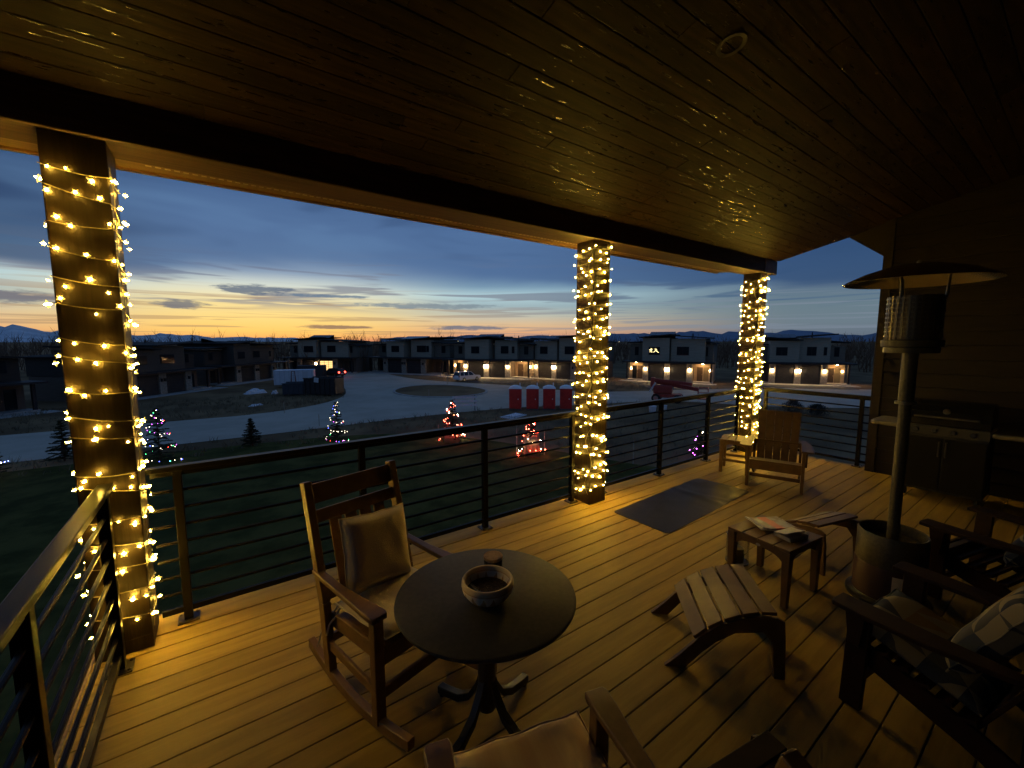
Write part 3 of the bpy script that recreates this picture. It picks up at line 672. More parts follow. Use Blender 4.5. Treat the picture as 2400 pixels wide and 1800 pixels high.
# adirondack chairs
def adirondack(loc, rz, label, m, s=1.0):
    t = empty('adirondack_chair', loc, rz); t.scale = (s, s, s); tag(t, label, 'chair', 'adirondack chairs on the deck')
    for k in (-1, 1):
        x = 0.315 * k
        MB().bar((x, 0, 0.001), (x, -0.015, 0.56), 0.036, 0.095, (0, 1, 0)).build('front_leg', m, t, bevel=0.004)
        MB().prism([(x + k * 0.019, -0.05, 0.56), (x + k * 0.019, 0.045, 0.56), (x + k * 0.019, 0.02, 0.36), (x + k * 0.019, -0.03, 0.36)], (k * 0.022, 0, 0)).build('arm_bracket', m, t, bevel=0.003)
        a = MB(); pr = [(0.085, 0.10), (0.075, 0.135), (-0.05, 0.145), (-0.30, 0.13), (-0.52, 0.085), (-0.64, 0.05)]; n = len(pr); c = x + k * 0.03
        pts = [(c - k * 0.06, y_, 0.5605) for y_, w in pr] + [(c - k * 0.06 + k * w, y_, 0.5605) for y_, w in pr[::-1]]
        a.prism(pts, (0, 0, 0.024)).build('armrest', m, t, bevel=0.005)
        MB().prism([(0.272 * k, 0.02, 0.27), (0.272 * k, 0.02, 0.385), (0.272 * k, -0.45, 0.235), (0.272 * k, -0.80, 0.075), (0.272 * k, -0.84, 0.0005), (0.272 * k, -0.70, 0.0005), (0.272 * k, -0.40, 0.13)], (k * 0.024, 0, 0)).build('side_rail', m, t, bevel=0.004)
        MB().bar((0.285 * k, -0.60, 0.10), (0.285 * k, -0.60, 0.559), 0.03, 0.05).build('rear_upright', m, t)
    bx(-0.296, 0.296, 0.0205, 0.044, 0.255, 0.385).build('front_apron', m, t, bevel=0.004)
    for k in range(6):
        yy = -0.02 - k * 0.079; z = 0.381 - (0.02 - yy) * 0.318
        MB().bar((-0.296, yy, z + 0.012), (0.296, yy, z + 0.012), 0.068, 0.02, (0, 0.30, 0.95)).build('seat_slat', m, t, bevel=0.003)
    for k in range(5):
        x = (k - 2) * 0.109
        MB().bar((x * 0.88, -0.435, 0.215), (x, -0.775, 0.965), 0.092, 0.02, (0, 0.91, 0.41), w2=0.104).build('back_slat', m, t, bevel=0.003)
    MB().bar((-0.30, -0.585, 0.52), (0.30, -0.585, 0.52), 0.03, 0.07).build('back_brace', m, t)
    MB().bar((-0.26, -0.765, 0.86), (0.26, -0.765, 0.86), 0.022, 0.06, (0, -0.4, 0.9)).build('back_brace', m, t)
    MB().bar((-0.27, -0.68, 0.10), (0.27, -0.68, 0.10), 0.02, 0.07).build('rear_stretcher', m, t)
    MB().bar((-0.29, -0.02, 0.16), (0.29, -0.02, 0.16), 0.02, 0.045).build('front_stretcher', m, t)
    return t
M_adir_backlit = mat('adirondack_backlit', (0.075, 0.04, 0.013), (0.098, 0.053, 0.018), 0.5, scale=(5, 5, 5), nscale=2.0, bump=0.05, var=0.08)  # same brown wood, darkened in colour for the backlit chair
adirondack((5.883, 2.327, 0), R(110), 'brown adirondack chair beside the far lit column', M_adir_backlit, 0.97)
def end_table(name, loc, rz, w, h, label, m, plate=True, rails=False):
    t = empty(name, loc, rz); tag(t, label, 'side table'); n = 4; sw = w / n
    for k in range(n):
        y_ = -w / 2 + k * sw; bx(-w / 2, w / 2, y_ + 0.003, y_ + sw - 0.003, h - 0.022, h).build('top_slat', m, t, bevel=0.004)
    hw_ = w / 2 - 0.03
    for i in (-1, 1):
        for j in (-1, 1): MB().bar((i * hw_, j * hw_, 0.0005), (i * hw_, j * hw_, h - 0.0222), 0.04, 0.04, (0, 1, 0), w2=0.058, h2=0.058).build('leg', m, t, bevel=0.004)
    for i in (-1, 1):
        for ax in (0, 1):
            L = hw_ - 0.029; z1 = h - 0.0225; b = MB(); pts = []
            for k in range(13):
                u = -1 + 2 * k / 12; pts.append((u * L, z1 - 0.045 - 0.05 * abs(u) ** 4))
            pts += [(L, z1), (-L, z1)]
            p3 = [(u, i * (hw_ + 0.008), z) if ax == 0 else (i * (hw_ + 0.008), u, z) for u, z in pts]
            b.prism(p3, (0, -i * 0.02, 0) if ax == 0 else (-i * 0.02, 0, 0)).build('apron', m, t)
    if rails:
        for i in (-1, 1):
            MB().bar((-hw_, i * hw_, 0.13), (hw_, i * hw_, 0.13), 0.018, 0.035).build('stretcher', m, t)
            MB().bar((i * hw_, -hw_, 0.19), (i * hw_, hw_, 0.19), 0.018, 0.035).build('stretcher', m, t)
    if plate:
        MB().add([(-hw_ - 0.0115, 0.018 * math.cos(a * 0.5236), h - 0.055 + 0.011 * math.sin(a * 0.5236)) for a in range(12)], [tuple(range(12))]).build('oval_plate', mat('pale_plate', (0.45, 0.42, 0.36), rough=0.4, metal=0.3), t)
    return t
end_table('side_table', (6.27, 3.02, 0), R(20), 0.40, 0.50, 'small brown side table between the adirondack chair and the railing', M_adir, False, True)
et = end_table('side_table', (3.515, 1.36, 0), R(-6), 0.475, 0.45, 'brown slatted side table with magazines lying on it', M_adir, True)

# arched footrest
def footrest(loc, rz, label, m, plate=True):
    t = empty('footrest', loc, rz); tag(t, label, 'footrest', 'arched footrests')
    pr = [(-0.385, 0.0005), (-0.30, 0.085), (-0.20, 0.20), (-0.10, 0.285), (0.02, 0.345), (0.14, 0.372), (0.22, 0.372), (0.26, 0.355), (0.27, 0.24), (0.28, 0.0005), (0.22, 0.0005), (0.20, 0.22), (0.15, 0.28), (0.0, 0.255), (-0.10, 0.19), (-0.18, 0.11), (-0.27, 0.0005)]
    for k in (-1, 1):
        MB().prism([(k * 0.235, y_, z) for y_, z in pr], (k * 0.024, 0, 0)).build('side_rail', m, t, bevel=0.003)
    b = [(-0.22, 0.192), (-0.145, 0.262), (-0.06, 0.318), (0.035, 0.3605), (0.13, 0.385), (0.22, 0.3905)]
    for k in range(5):
        (y0, z0), (y1, z1) = b[k], b[k + 1]; mid = Vector((0, (y0 + y1) / 2, (z0 + z1) / 2)); d = Vector((0, y1 - y0, z1 - z0)); u = Vector((0, -d.z, d.y)).normalized()
        mid += u * 0.012
        MB().bar(mid - Vector((0.262, 0, 0)), mid + Vector((0.262, 0, 0)), d.length - 0.010, 0.02, u).build('slat', m, t, bevel=0.003)
    if plate:
        c = Vector((0.03, -0.178, 0.25)); e = Vector((0, 0.73, 0.68)); 
        MB().add([c + Vector((0.013 * math.cos(a * 0.5236), 0, 0)) + e * (0.02 * math.sin(a * 0.5236)) for a in range(12)], [tuple(range(12))]).build('oval_plate', mat('pale_plate', (0.45, 0.42, 0.36), rough=0.4, metal=0.3), t)
    return t
footrest((2.545, 1.265, 0), R(-135), 'arched slatted footrest lit on top, in front of the side table', M_adir)
footrest((4.32, 1.37, 0), R(166), 'arched footrest half hidden behind the side table and the heater', M_adir, False)
footrest((1.40, 0.47, 0), R(-10), 'dark arched footrest at the bottom edge, mostly out of view', M_adir_shade, False)

# things on and under the side table
M_paper = mat('paper', (0.62, 0.55, 0.44), (0.7, 0.63, 0.52), 0.7, nscale=20)
def magazine_mat():
    m = bpy.data.materials.new('magazine_cover'); m.use_nodes = True; b = NB(m.node_tree); p = m.node_tree.nodes['Principled BSDF']
    tc = b.n('ShaderNodeTexCoord'); sp = b.n('ShaderNodeSeparateXYZ'); b.l(tc.outputs['Object'], sp.inputs[0]); n = b.noise(tc.outputs['Object'], 14, 4)
    x = b.m('ADD', sp.outputs[0], b.m('MULTIPLY', n, 0.05))
    c = b.mix(b.mr(n, 0.4, 0.6), (0.30, 0.20, 0.10, 1), (0.42, 0.36, 0.26, 1))
    c = b.mix(b.m('MULTIPLY', b.mr(x, -0.02, 0.0), b.mr(x, 0.08, 0.06)), c, (0.60, 0.13, 0.04, 1))
    c = b.mix(b.mr(x, -0.085, -0.10), c, (0.66, 0.60, 0.50, 1)); b.l(c, p.inputs['Base Color']); p.inputs['Roughness'].default_value = 0.35
    return m
def sheetstack(name, w, d, h, loc, rz, m, label, cat, curl=0.0, page=False):
    b = MB(); n = 10; top = []
    for j in range(3):
        for i in range(n + 1):
            u = i / n; top.append(((u - 0.5) * w, (j / 2 - 0.5) * d, h + curl * (max(0, 0.35 - u) * 2.2) ** 2))
    q = n + 1; b.v = top + [(x, y, z - h) for x, y, z in top]; o = len(top)
    for j in range(2):
        for i in range(n): a = j * q + i; b.f += [(a, a + 1, a + q + 1, a + q), (o + a + q, o + a + q + 1, o + a + 1, o + a)]
    for i in range(n): b.f += [(i + 1, i, o + i, o + i + 1), (2 * q + i, 2 * q + i + 1, o + 2 * q + i + 1, o + 2 * q + i)]
    for j in range(2): b.f += [(j * q, (j + 1) * q, o + (j + 1) * q, o + j * q), ((j + 1) * q + n, j * q + n, o + j * q + n, o + (j + 1) * q + n)]
    t = b.build(name, m, None, False, loc=loc, rot=(0, 0, rz)); tag(t, label, cat)
    return t
mg = sheetstack('magazine', 0.29, 0.21, 0.012, (3.60, 1.43, 0.4608), R(-28), magazine_mat(), 'glossy magazine with a red band on its cover on the side table', 'magazine', 0.03)
mg2 = sheetstack('magazine', 0.27, 0.21, 0.009, (3.62, 1.42, 0.4512), R(-40), M_paper, 'pale magazine underneath the one with the red band', 'magazine', 0.0)
bk_ = empty('paperback_book', (3.515, 1.245, 0.4508), R(-14)); tag(bk_, 'paperback book with lifted cover at the front of the side table', 'book')
bx(-0.10, 0.10, -0.065, 0.065, 0.0, 0.028).build('pages', mat('book_pages', (0.34, 0.28, 0.2), rough=0.8), bk_, bevel=0.002)
MB().prism([(-0.101, 0.067, 0.0285), (0.101, 0.067, 0.0285), (0.10, -0.02, 0.040), (0.06, -0.066, 0.068), (-0.10, -0.03, 0.050)], (0, 0, 0.0015)).build('cover', M_paper, bk_)
ln = empty('glass_lantern', (3.66, 1.70, 0.0008)); tag(ln, 'round glass candle lantern on the boards behind the side table', 'lantern')
MB().lathe([(0.088, 0.012), (0.09, 0.02), (0.09, 0.24), (0.086, 0.24), (0.086, 0.02)], 36, cap=False).build('glass', mat('clear_glass', (0.95, 0.95, 0.9), rough=0.03, trans=1.0, ior=1.45), ln, True)
MB().lathe([(0.092, 0.0), (0.094, 0.012), (0.05, 0.0125)], 36).build('base', mat('lantern_base', (0.10, 0.08, 0.05), rough=0.35, metal=0.6), ln, True)
MB().lathe([(0.092, 0.2402), (0.095, 0.247), (0.087, 0.252)], 36, cap=False).build('rim', mat('lantern_brass', (0.5, 0.4, 0.2), rough=0.25, metal=0.9), ln, True)
MB().lathe([(0.05, 0.013), (0.052, 0.13), (0.045, 0.135), (0.002, 0.132)], 28).build('candle', mat('ivory_wax', (0.6, 0.52, 0.36), rough=0.5), ln, True)

# patio heater
ph_ = empty('patio_heater', (4.06, 0.775, 0)); tag(ph_, 'tall mushroom patio heater with a wide metal hood beside the wall', 'patio heater')
MB().lathe([(0.25, 0.0005), (0.25, 0.03), (0.235, 0.035), (0.22, 0.05)], 48).build('base', M_black, ph_, True)
MB().lathe([(0.212, 0.05), (0.212, 0.28), (0.206, 0.295)], 48, cap=False).build('tank_skirt', mat('skirt_dark', (0.045, 0.02, 0.016), rough=0.5), ph_, True)
MB().lathe([(0.206, 0.296), (0.204, 0.52), (0.199, 0.53), (0.19, 0.526), (0.188, 0.45), (0.03, 0.44)], 48, cap=False).build('tank_housing', M_bronze, ph_, True)
lab = MB(); 
for i in range(7):
    a = R(196 + i * 4); 
    for z in (0.06, 0.24): lab.v.append((0.2135 * math.cos(a), 0.2135 * math.sin(a), z + 0.02))
for i in range(6): lab.f.append((2 * i, 2 * i + 2, 2 * i + 3, 2 * i + 1))
lab.build('sticker', M_paper, ph_)
MB().tube([(0, 0, 0.43), (0, 0, 1.86)], 0.036, 20).build('pole', M_bronze, ph_, True)
MB().lathe([(0.0365, 1.50), (0.044, 1.50), (0.044, 1.86), (0.0365, 1.86)], 24, cap=False).build('upper_sleeve', M_bronze, ph_, True)
MB().lathe([(0.045, 1.488), (0.06, 1.49), (0.06, 1.51), (0.045, 1.512)], 24, cap=False).build('collar', M_steel, ph_, True)
MB().lathe([(0.05, 1.861), (0.15, 1.862), (0.152, 1.90), (0.13, 1.905)], 40).build('burner_base', M_bronze, ph_, True)
MB().lathe([(0.165, 1.9055), (0.168, 1.95), (0.155, 1.955)], 40).build('burner_pan', M_bronze, ph_, True)
def mesh_screen():
    b = MB()
    for k in range(28):
        a = 2 * math.pi * k / 28; c, s = math.cos(a) * 0.15, math.sin(a) * 0.15; b.bar((c, s, 1.955), (c, s, 2.26), 0.012, 0.004, (c, s, 0))
    for k in range(9): b.lathe([(0.149, 1.975 + k * 0.033), (0.153, 1.975 + k * 0.033), (0.153, 1.985 + k * 0.033), (0.149, 1.985 + k * 0.033)], 32, cap=False)
    return b
mesh_screen().build('burner_screen', mat('screen_bronze', (0.10, 0.085, 0.05), rough=0.3, metal=0.6), ph_)
MB().lathe([(0.146, 1.956), (0.146, 2.26)], 32).build('burner_core', mat('burner_dark', (0.08, 0.06, 0.04), rough=0.5, metal=0.4), ph_, True)
for k in range(3):
    a = R(40 + 120 * k); MB().tube([(0.15 * math.cos(a), 0.15 * math.sin(a), 2.25), (0.16 * math.cos(a), 0.16 * math.sin(a), 2.40)], 0.008, 8).build('hood_bracket', M_steel, ph_, True)
MB().lathe([(0.002, 2.475), (0.08, 2.472), (0.18, 2.455), (0.30, 2.415), (0.395, 2.368), (0.41, 2.358), (0.414, 2.362), (0.40, 2.375), (0.30, 2.425), (0.18, 2.465), (0.08, 2.482), (0.002, 2.485)], 64, cap=False).build('hood', mat('hood_aluminium', (0.62, 0.60, 0.56), (0.68, 0.66, 0.62), 0.22, metal=1.0, nscale=5), ph_, True)
MB().lathe([(0.012, 2.485), (0.014, 2.50), (0.006, 2.51)], 12).build('finial', M_steel, ph_, True)

# gas grill
gr = empty('gas_grill', (7.32, 0.98, 0), R(-90)); tag(gr, 'black gas grill with pale side shelves against the dark end wall', 'grill')
# local +y faces away from the wall toward the camera side (world -x); local x runs along the wall
gr.rotation_euler = (0, 0, R(90))
def gpart(n, b, m, **k): return b.build(n, m, gr, **k)
gpart('cabinet', bx(-0.36, 0.36, -0.25, 0.25, 0.10, 0.80), M_black, bevel=0.008)
for k in (-1, 1):
    gpart('cabinet_door', bx(k * 0.18 - 0.172, k * 0.18 + 0.172, 0.2502, 0.266, 0.13, 0.77), mat('grill_door', (0.008, 0.007, 0.006), rough=0.5, spec=0.2), bevel=0.004)
    gpart('door_handle', MB().tube([(k * 0.03, 0.267, 0.55), (k * 0.03, 0.30, 0.55), (k * 0.03, 0.30, 0.73), (k * 0.03, 0.267, 0.73)], 0.007, 8), M_steel, smooth=True)
    gpart('side_shelf', MB().prism([(k * 0.37, -0.25, 0.852), (k * 0.66, -0.25, 0.852), (k * 0.70, -0.20, 0.852), (k * 0.70, 0.24, 0.852), (k * 0.66, 0.29, 0.852), (k * 0.37, 0.29, 0.852)], (0, 0, 0.055)), mat('shelf_grey', (0.22, 0.19, 0.12), (0.26, 0.23, 0.15), 0.45, nscale=6, metal=0.2), bevel=0.02, seg=3)
    for j in (-1, 1): gpart('caster', MB().lathe([(0.045, -0.015), (0.05, -0.01), (0.05, 0.01), (0.045, 0.015)], 16), M_black, smooth=True, loc=(k * 0.31, j * 0.2, 0.0505), rot=(0, R(90), 0))
gpart('control_panel', MB().prism([(-0.368, 0.251, 0.802), (-0.368, 0.31, 0.81), (-0.368, 0.285, 0.92), (-0.368, 0.251, 0.92)], (0.736, 0, 0)), mat('panel_steel', (0.05, 0.045, 0.032), rough=0.45, metal=0.4))
for k in range(4): gpart('knob', MB().lathe([(0.026, 0), (0.026, 0.02), (0.021, 0.028)], 16), M_black, smooth=True, loc=(-0.24 + 0.16 * k, 0.300, 0.862), rot=(R(-80), 0, 0))
hd = MB(); prf = [(0.26, 0.925), (0.262, 1.0), (0.235, 1.09), (0.17, 1.165), (0.06, 1.205), (-0.08, 1.21), (-0.2, 1.17), (-0.25, 1.08), (-0.25, 0.925)]
hd.prism([(-0.365, a, z) for a, z in prf], (0.73, 0, 0)); gpart('lid', hd, mat('lid_enamel', (0.012, 0.012, 0.012), rough=0.2), bevel=0.006)
gpart('lid_handle', MB().tube([(-0.27, 0.255, 1.02), (-0.27, 0.305, 1.03), (0.27, 0.305, 1.03), (0.27, 0.255, 1.02)], 0.012, 10), M_steel, smooth=True)
gpart('thermometer', MB().lathe([(0.035, 0), (0.035, 0.008), (0.03, 0.01)], 20), M_steel, smooth=True, loc=(0, 0.236, 1.10), rot=(R(-65), 0, 0))

# adirondack chairs with patterned cushions, in the dark by the heater
def tri_mat():
    m = bpy.data.materials.new('triangle_print'); m.use_nodes = True; b = NB(m.node_tree); p = m.node_tree.nodes['Principled BSDF']
    tc = b.n('ShaderNodeTexCoord'); mp = b.n('ShaderNodeMapping'); b.l(tc.outputs['Object'], mp.inputs[0]); mp.inputs['Scale'].default_value = (6.5, 6.5, 6.5); mp.inputs['Location'].default_value = (0.3, 0.2, 0)
    sp = b.n('ShaderNodeSeparateXYZ'); b.l(mp.outputs[0], sp.inputs[0]); fx = b.m('FRACT', sp.outputs[0]); fy = b.m('FRACT', sp.outputs[1])
    k = b.n('ShaderNodeTexWhiteNoise', noise_dimensions='2D'); b.l(b.comb(b.m('FLOOR', sp.outputs[0]), b.m('FLOOR', sp.outputs[1]), 0), k.inputs['Vector'])
    flip = b.m('GREATER_THAN', k.outputs[0], 0.5); fx2 = b.m('ABSOLUTE', b.m('SUBTRACT', flip, fx))
    t_ = b.m('GREATER_THAN', fx2, fy)
    c = b.ramp(k.outputs[0], [(0, (0.012, 0.018, 0.035, 1)), (0.3, (0.05, 0.05, 0.05, 1)), (0.55, (0.02, 0.03, 0.05, 1)), (0.8, (0.16, 0.10, 0.03, 1))], 'CONSTANT')
    c = b.mix(t_, c, (0.19, 0.16, 0.10, 1)); b.l(c, p.inputs['Base Color']); p.inputs['Roughness'].default_value = 0.9
    return m
M_tri = tri_mat()
ad1 = adirondack((2.985, 0.57, 0), R(-8), 'dark adirondack chair with triangle print cushions in the lower right corner', M_adir_shade)
pad('seat_cushion', 0.54, 0.52, 0.08, world(ad1, (0, -0.20, 0.378)), (R(17), 0, R(-8)), M_tri, 'triangle print seat cushion on the dark chair in the lower right corner', 'cushion', 0.05, 11)
p2 = pad('throw_pillow', 0.50, 0.50, 0.16, world(ad1, (0.02, -0.44, 0.62)), (0, 0, 0), M_tri, 'triangle print pillow against the back of the dark chair in the lower right corner', 'pillow', 0.8, 12)
p2.rotation_euler = (Matrix.Rotation(R(-8), 3, 'Z') @ Matrix.Rotation(R(118), 3, 'X')).to_euler()
ad2 = adirondack((4.66, 0.50, 0), R(-14), 'dark adirondack chair behind the patio heater pole', M_adir_shade)
p3 = pad('throw_pillow', 0.46, 0.46, 0.15, world(ad2, (0.0, -0.42, 0.60)), (0, 0, 0), M_tri, 'triangle print pillow on the chair behind the patio heater', 'pillow', 0.8, 13)
p3.rotation_euler = (Matrix.Rotation(R(-14), 3, 'Z') @ Matrix.Rotation(R(116), 3, 'X')).to_euler()

# ================================================================== OUTSIDE: houses
M_stucco = mat('pale_siding', (0.35, 0.30, 0.225), (0.42, 0.36, 0.27), 0.85, scale=(0.4, 0.4, 5), nscale=2.0)
M_stucco2 = mat('grey_siding', (0.17, 0.145, 0.11), (0.21, 0.18, 0.14), 0.85, scale=(0.4, 0.4, 5), nscale=2.0)
M_bay_shade = mat('shaded_siding', (0.085, 0.075, 0.06), (0.11, 0.095, 0.075), 0.9, scale=(0.4, 0.4, 5), nscale=2.0)  # bay siding darkened in colour for fronts turned away from the sunset glow
M_wing_shade = mat('shaded_wing_siding', (0.05, 0.043, 0.035), (0.065, 0.056, 0.045), 0.9, scale=(0.4, 0.4, 5), nscale=2.0)  # wing siding of those same fronts, their shade put into the colour
M_lowwall = mat('brown_cladding', (0.13, 0.10, 0.078), (0.17, 0.13, 0.10), 0.85, scale=(0.4, 0.4, 7), nscale=2.0)
M_stone = mat('stone_pier', (0.26, 0.22, 0.17), (0.40, 0.35, 0.28), 0.9, nscale=5)
M_roof = mat('dark_metal_roof', (0.03, 0.028, 0.027), (0.042, 0.04, 0.038), 0.85, spec=0.2, scale=(3, 0.3, 0.3), nscale=2.0)
M_trim = mat('dark_fascia', (0.03, 0.026, 0.024), rough=0.6)
M_gar = mat('garage_slats', (0.028, 0.026, 0.025), (0.04, 0.037, 0.035), 0.5, nscale=1.5)
M_pane = mat('window_glass', (0.015, 0.02, 0.025), rough=0.06)
M_porch = mat('porch_wall', (0.42, 0.31, 0.20), (0.50, 0.38, 0.25), 0.8, scale=(0.5, 0.5, 6), nscale=2)
M_door = mat('porch_door', (0.09, 0.06, 0.04), rough=0.5)
M_panel = mat('solar_panel', (0.02, 0.03, 0.06), rough=0.12)
M_sconce = emat('sconce_lamp', (1.0, 0.66, 0.30), 130.0)
M_porchlamp = emat('porch_lamp', (1.0, 0.60, 0.25), 190.0)
M_litglass = emat('lit_window', (1.0, 0.62, 0.22), 1.7)
def ang(p, q): return math.atan2(q[1] - p[1], q[0] - p[0])
def townhouse(pl, pr, label, lamps=(), porches=(), W_=None, win=1.0, tilt=1, deco=False, glow=None, panel=True, dz=0.10, dark=False):
    """pl, pr: ground ends of the front as seen from the street, viewer's left then right. Local x runs left to right, y goes into the lot."""
    L = math.hypot(pr[0] - pl[0], pr[1] - pl[1]); t = empty('townhouse', (pl[0], pl[1], GZ), ang(pl, pr))
    k = L / 14.0; t.scale = (k, k if k > 0.8 else 1, 1.0 + dz); tag(t, label, 'townhouse', 'two storey townhouses round the cul-de-sac')
    rv = random.Random(label); B0 = rv.uniform(2.4, 3.4); B1 = rv.uniform(6.5, 7.4); B2 = B1 + rv.uniform(0.05, 0.7); B3 = rv.uniform(11.0, 13.0); HL = rv.uniform(6.5, 7.1); HR = rv.uniform(6.2, 6.8); stp = rv.choice((0.0, 0.5, 0.9))
    if tilt < 0: HL, HR = HR, HL
    P = 2.95; M_bay = M_bay_shade if dark else M_stucco; M_wing = M_wing_shade if dark else M_stucco2
    bx(P, 14 - P, 0.6, 10, 0, 2.95).build('garage_wall', M_lowwall, t)
    for x in (P, 6.55, 14 - P - 0.9): bx(x, x + 0.9, 0.35, 0.598, 0, 2.94).build('stone_pier', M_stone, t)
    for x0, gi in ((P + 0.95, 0), (7.5, 1)):
        d = empty('garage_door', (0, 0, 0)); d.parent = t
        lit = glow == gi
        bx(x0, x0 + 2.55, 0.52, 0.595, 0.06, 2.45).build('leaf', M_gar if not lit else M_litglass, d)
        for j in range(6): bx(x0, x0 + 2.55, 0.49, 0.5195, 0.06 + 0.4 * j, 0.06 + 0.4 * j + (0.30 if not lit else 0.07)).build('slat', M_gar, d)
        if lit:
            for j in range(4): bx(x0 + 0.85 * j - 0.03, x0 + 0.85 * j + 0.03, 0.485, 0.5195, 0.06, 2.45).build('slat', M_gar, d)
        bx(x0 - 0.05, x0 + 2.6, 0.45, 0.599, 2.451, 2.75).build('door_header', M_trim, t)
    for s in (0, 1):
        mx = (lambda x: 14 - x) if s else (lambda x: x)
        pw = M_porch if s in porches else M_lowwall
        bx(mx(0.1), mx(P - 0.002), 2.3, 9.6, 0, 2.95).build('porch_back_wall', pw, t)
        bx(mx(-0.1), mx(P - 0.002), 0.3, 2.298, 0.0, 0.22).build('porch_slab', M_conc, t)
        MB().box(mx(0.0), mx(0.26), 0.5, 0.76, 0.2202, 2.94).build('porch_post', M_trim, t)
        dr = bx(mx(1.55), mx(2.45), 2.24, 2.299, 0.23, 2.35).build('door', M_door, t)
        bx(mx(1.62), mx(1.66), 2.2, 2.239, 1.15, 1.3).build('handle', mat('brass', (0.6, 0.45, 0.2), rough=0.3, metal=0.8), dr)
        bx(mx(0.65), mx(1.45), 2.25, 2.299, 0.23, 2.35).build('window', M_pane if s not in porches or s == 0 else mat('warm_pane', (0.25, 0.2, 0.12), rough=0.2), t)
        if s in porches:
            MB().lathe([(0.14, 2.86), (0.16, 2.93)], 12, (mx(1.5), 1.3, 0)).build('porch_lamp', M_porchlamp, t)
            bx(mx(0.38), mx(0.46), 2.21, 2.299, 1.75, 2.0).build('sconce', M_sconce, t)
    for i, x in enumerate((P + 0.45, 6.78, 7.22, 14 - P - 0.45)):
        ln_ = bx(x - 0.10, x + 0.10, 0.16, 0.3495, 1.78, 2.15).build('sconce', M_sconce if i in lamps else M_trim, t)
        bx(x - 0.12, x + 0.12, 0.14, 0.3498, 2.1505, 2.2).build('sconce_cap', M_trim, ln_)
    MB().prism([(-0.5, -0.5, 2.96), (14.5, -0.5, 2.96), (14.5, 2.6, 2.96), (-0.5, 2.6, 2.96)], (0, 0, 0.22)).build('porch_roof', M_trim, t)
    # upper storey: two pale boxes in front of recessed grey wings
    bx(0.1, 13.9, 2.62, 9.8, 3.0, min(HL, HR) - 0.96).build('upper_wall', M_wing, t)
    bx(B0, B1, 0.9, 2.618, 3.185, HL - 0.12).build('left_bay', M_bay, t)
    bx(B2, B3, 1.0 + stp, 2.617, 3.185, HR - 0.12).build('right_bay', M_bay, t)
    def window(x0, x1, z0, z1, y):
        f = bx(x0, x1, y - 0.05, y - 0.002, z0, z1).build('window', M_trim, t); n = 2 if x1 - x0 > 1.3 else 1; w = (x1 - x0 - 0.08) / n
        for j in range(n): bx(x0 + 0.06 + j * w, x0 + 0.02 + (j + 1) * w, y - 0.062, y - 0.051, z0 + 0.06, z1 - 0.06).build('pane', M_pane, f)
        return f
    wx = B0 + rv.uniform(0.5, 1.2); window(wx, wx + 1.9 * win, 4.15, 5.4, 0.9); wx2 = B2 + rv.uniform(0.7, 1.3); window(wx2, wx2 + rv.uniform(1.5, 2.3) * win, 4.15, 5.45, 1.0 + stp)
    if rv.random() < 0.5: window(B3 - 0.9, B3 - 0.45, 4.2, 5.4, 1.0 + stp)
    window(0.9, 1.6, 4.0, 5.4, 2.62); window(12.4, 13.1, 4.0, 5.4, 2.62)
    # shed roofs
    def shed(x0, x1, y0, y1, z0, z1, nm='roof'): MB().prism([(x0, y0, z0), (x1, y0, z1), (x1, y1, z1), (x0, y1, z0)], (0, 0, 0.16)).build(nm, M_roof, t)
    shed(-0.3, B0 - 0.01, 1.9, 10.3, HL - 0.95, HL - 0.75)
    if tilt > 0: shed(B0 - 0.5, B1 + 0.25, 0.1, 10.4, HL - 0.12, HL + 0.30)
    else: shed(B0 - 0.5, B1 + 0.25, 0.1, 10.4, HL + 0.30, HL - 0.12)
    if tilt > 0: shed(B1 + 0.26, B3 + 0.7, 0.2 + stp, 10.2, HR + 0.28, HR - 0.12)
    else: shed(B1 + 0.26, B3 + 0.7, 0.2 + stp, 10.2, HR - 0.12, HR + 0.28)
    shed(B3 + 0.02, 14.3, 1.9, 10.1, HR - 0.7, HR - 0.95)
    bx(B0 + 0.01, B1 - 0.01, 2.63, 9.7, 5.9, HL - 0.13).build('upper_wall', M_wing, t); bx(B2, B3 - 0.01, 2.64, 9.7, 5.85, HR - 0.13).build('upper_wall', M_wing, t)
    if panel:
        pn = empty('solar_panels'); pn.parent = t
        for j in range(4): MB().prism([(B0 + 0.3 + j * 1.1, 4.0, HL + 0.35), (B0 + 1.36 + j * 1.1, 4.0, HL + 0.35), (B0 + 1.36 + j * 1.1, 6.0, HL + 0.9), (B0 + 0.3 + j * 1.1, 6.0, HL + 0.9)], (0, 0.04, -0.06)).build('panel', M_panel, pn)
        MB().box(B0 + 0.3, B0 + 4.6, 6.05, 6.12, HL - 0.3, HL + 0.82).build('rack', M_trim, pn)
    MB().tube([(10.2, 6, 5.7), (10.2, 6, HR + 0.7)], 0.09, 8).build('vent_pipe', M_trim, t)
    bx(-0.8, 14.8, -1.6, 0.345, -0.02, 0.06).build('apron_slab', M_conc, t)
    if deco:   # lit holiday figure in the left bay window
        b = MB()
        for pts in ([(0.25, 0.35), (0.45, 0.95)], [(0.1, 0.7), (0.7, 0.85)], [(0.45, 0.95), (0.62, 0.3)], [(0.9, 0.35), (1.25, 0.62), (1.6, 0.45), (1.8, 0.3)], [(1.35, 0.9), (1.5, 0.62)], [(1.25, 0.62), (1.15, 0.95)]):
            b.tube([(wx + u * 0.95, 0.80, 4.2 + v) for u, v in pts], 0.04, 5)
        b.build('window_decoration', emat('holiday_figure', (1.0, 0.8, 0.35), 3.0), t)
    return t
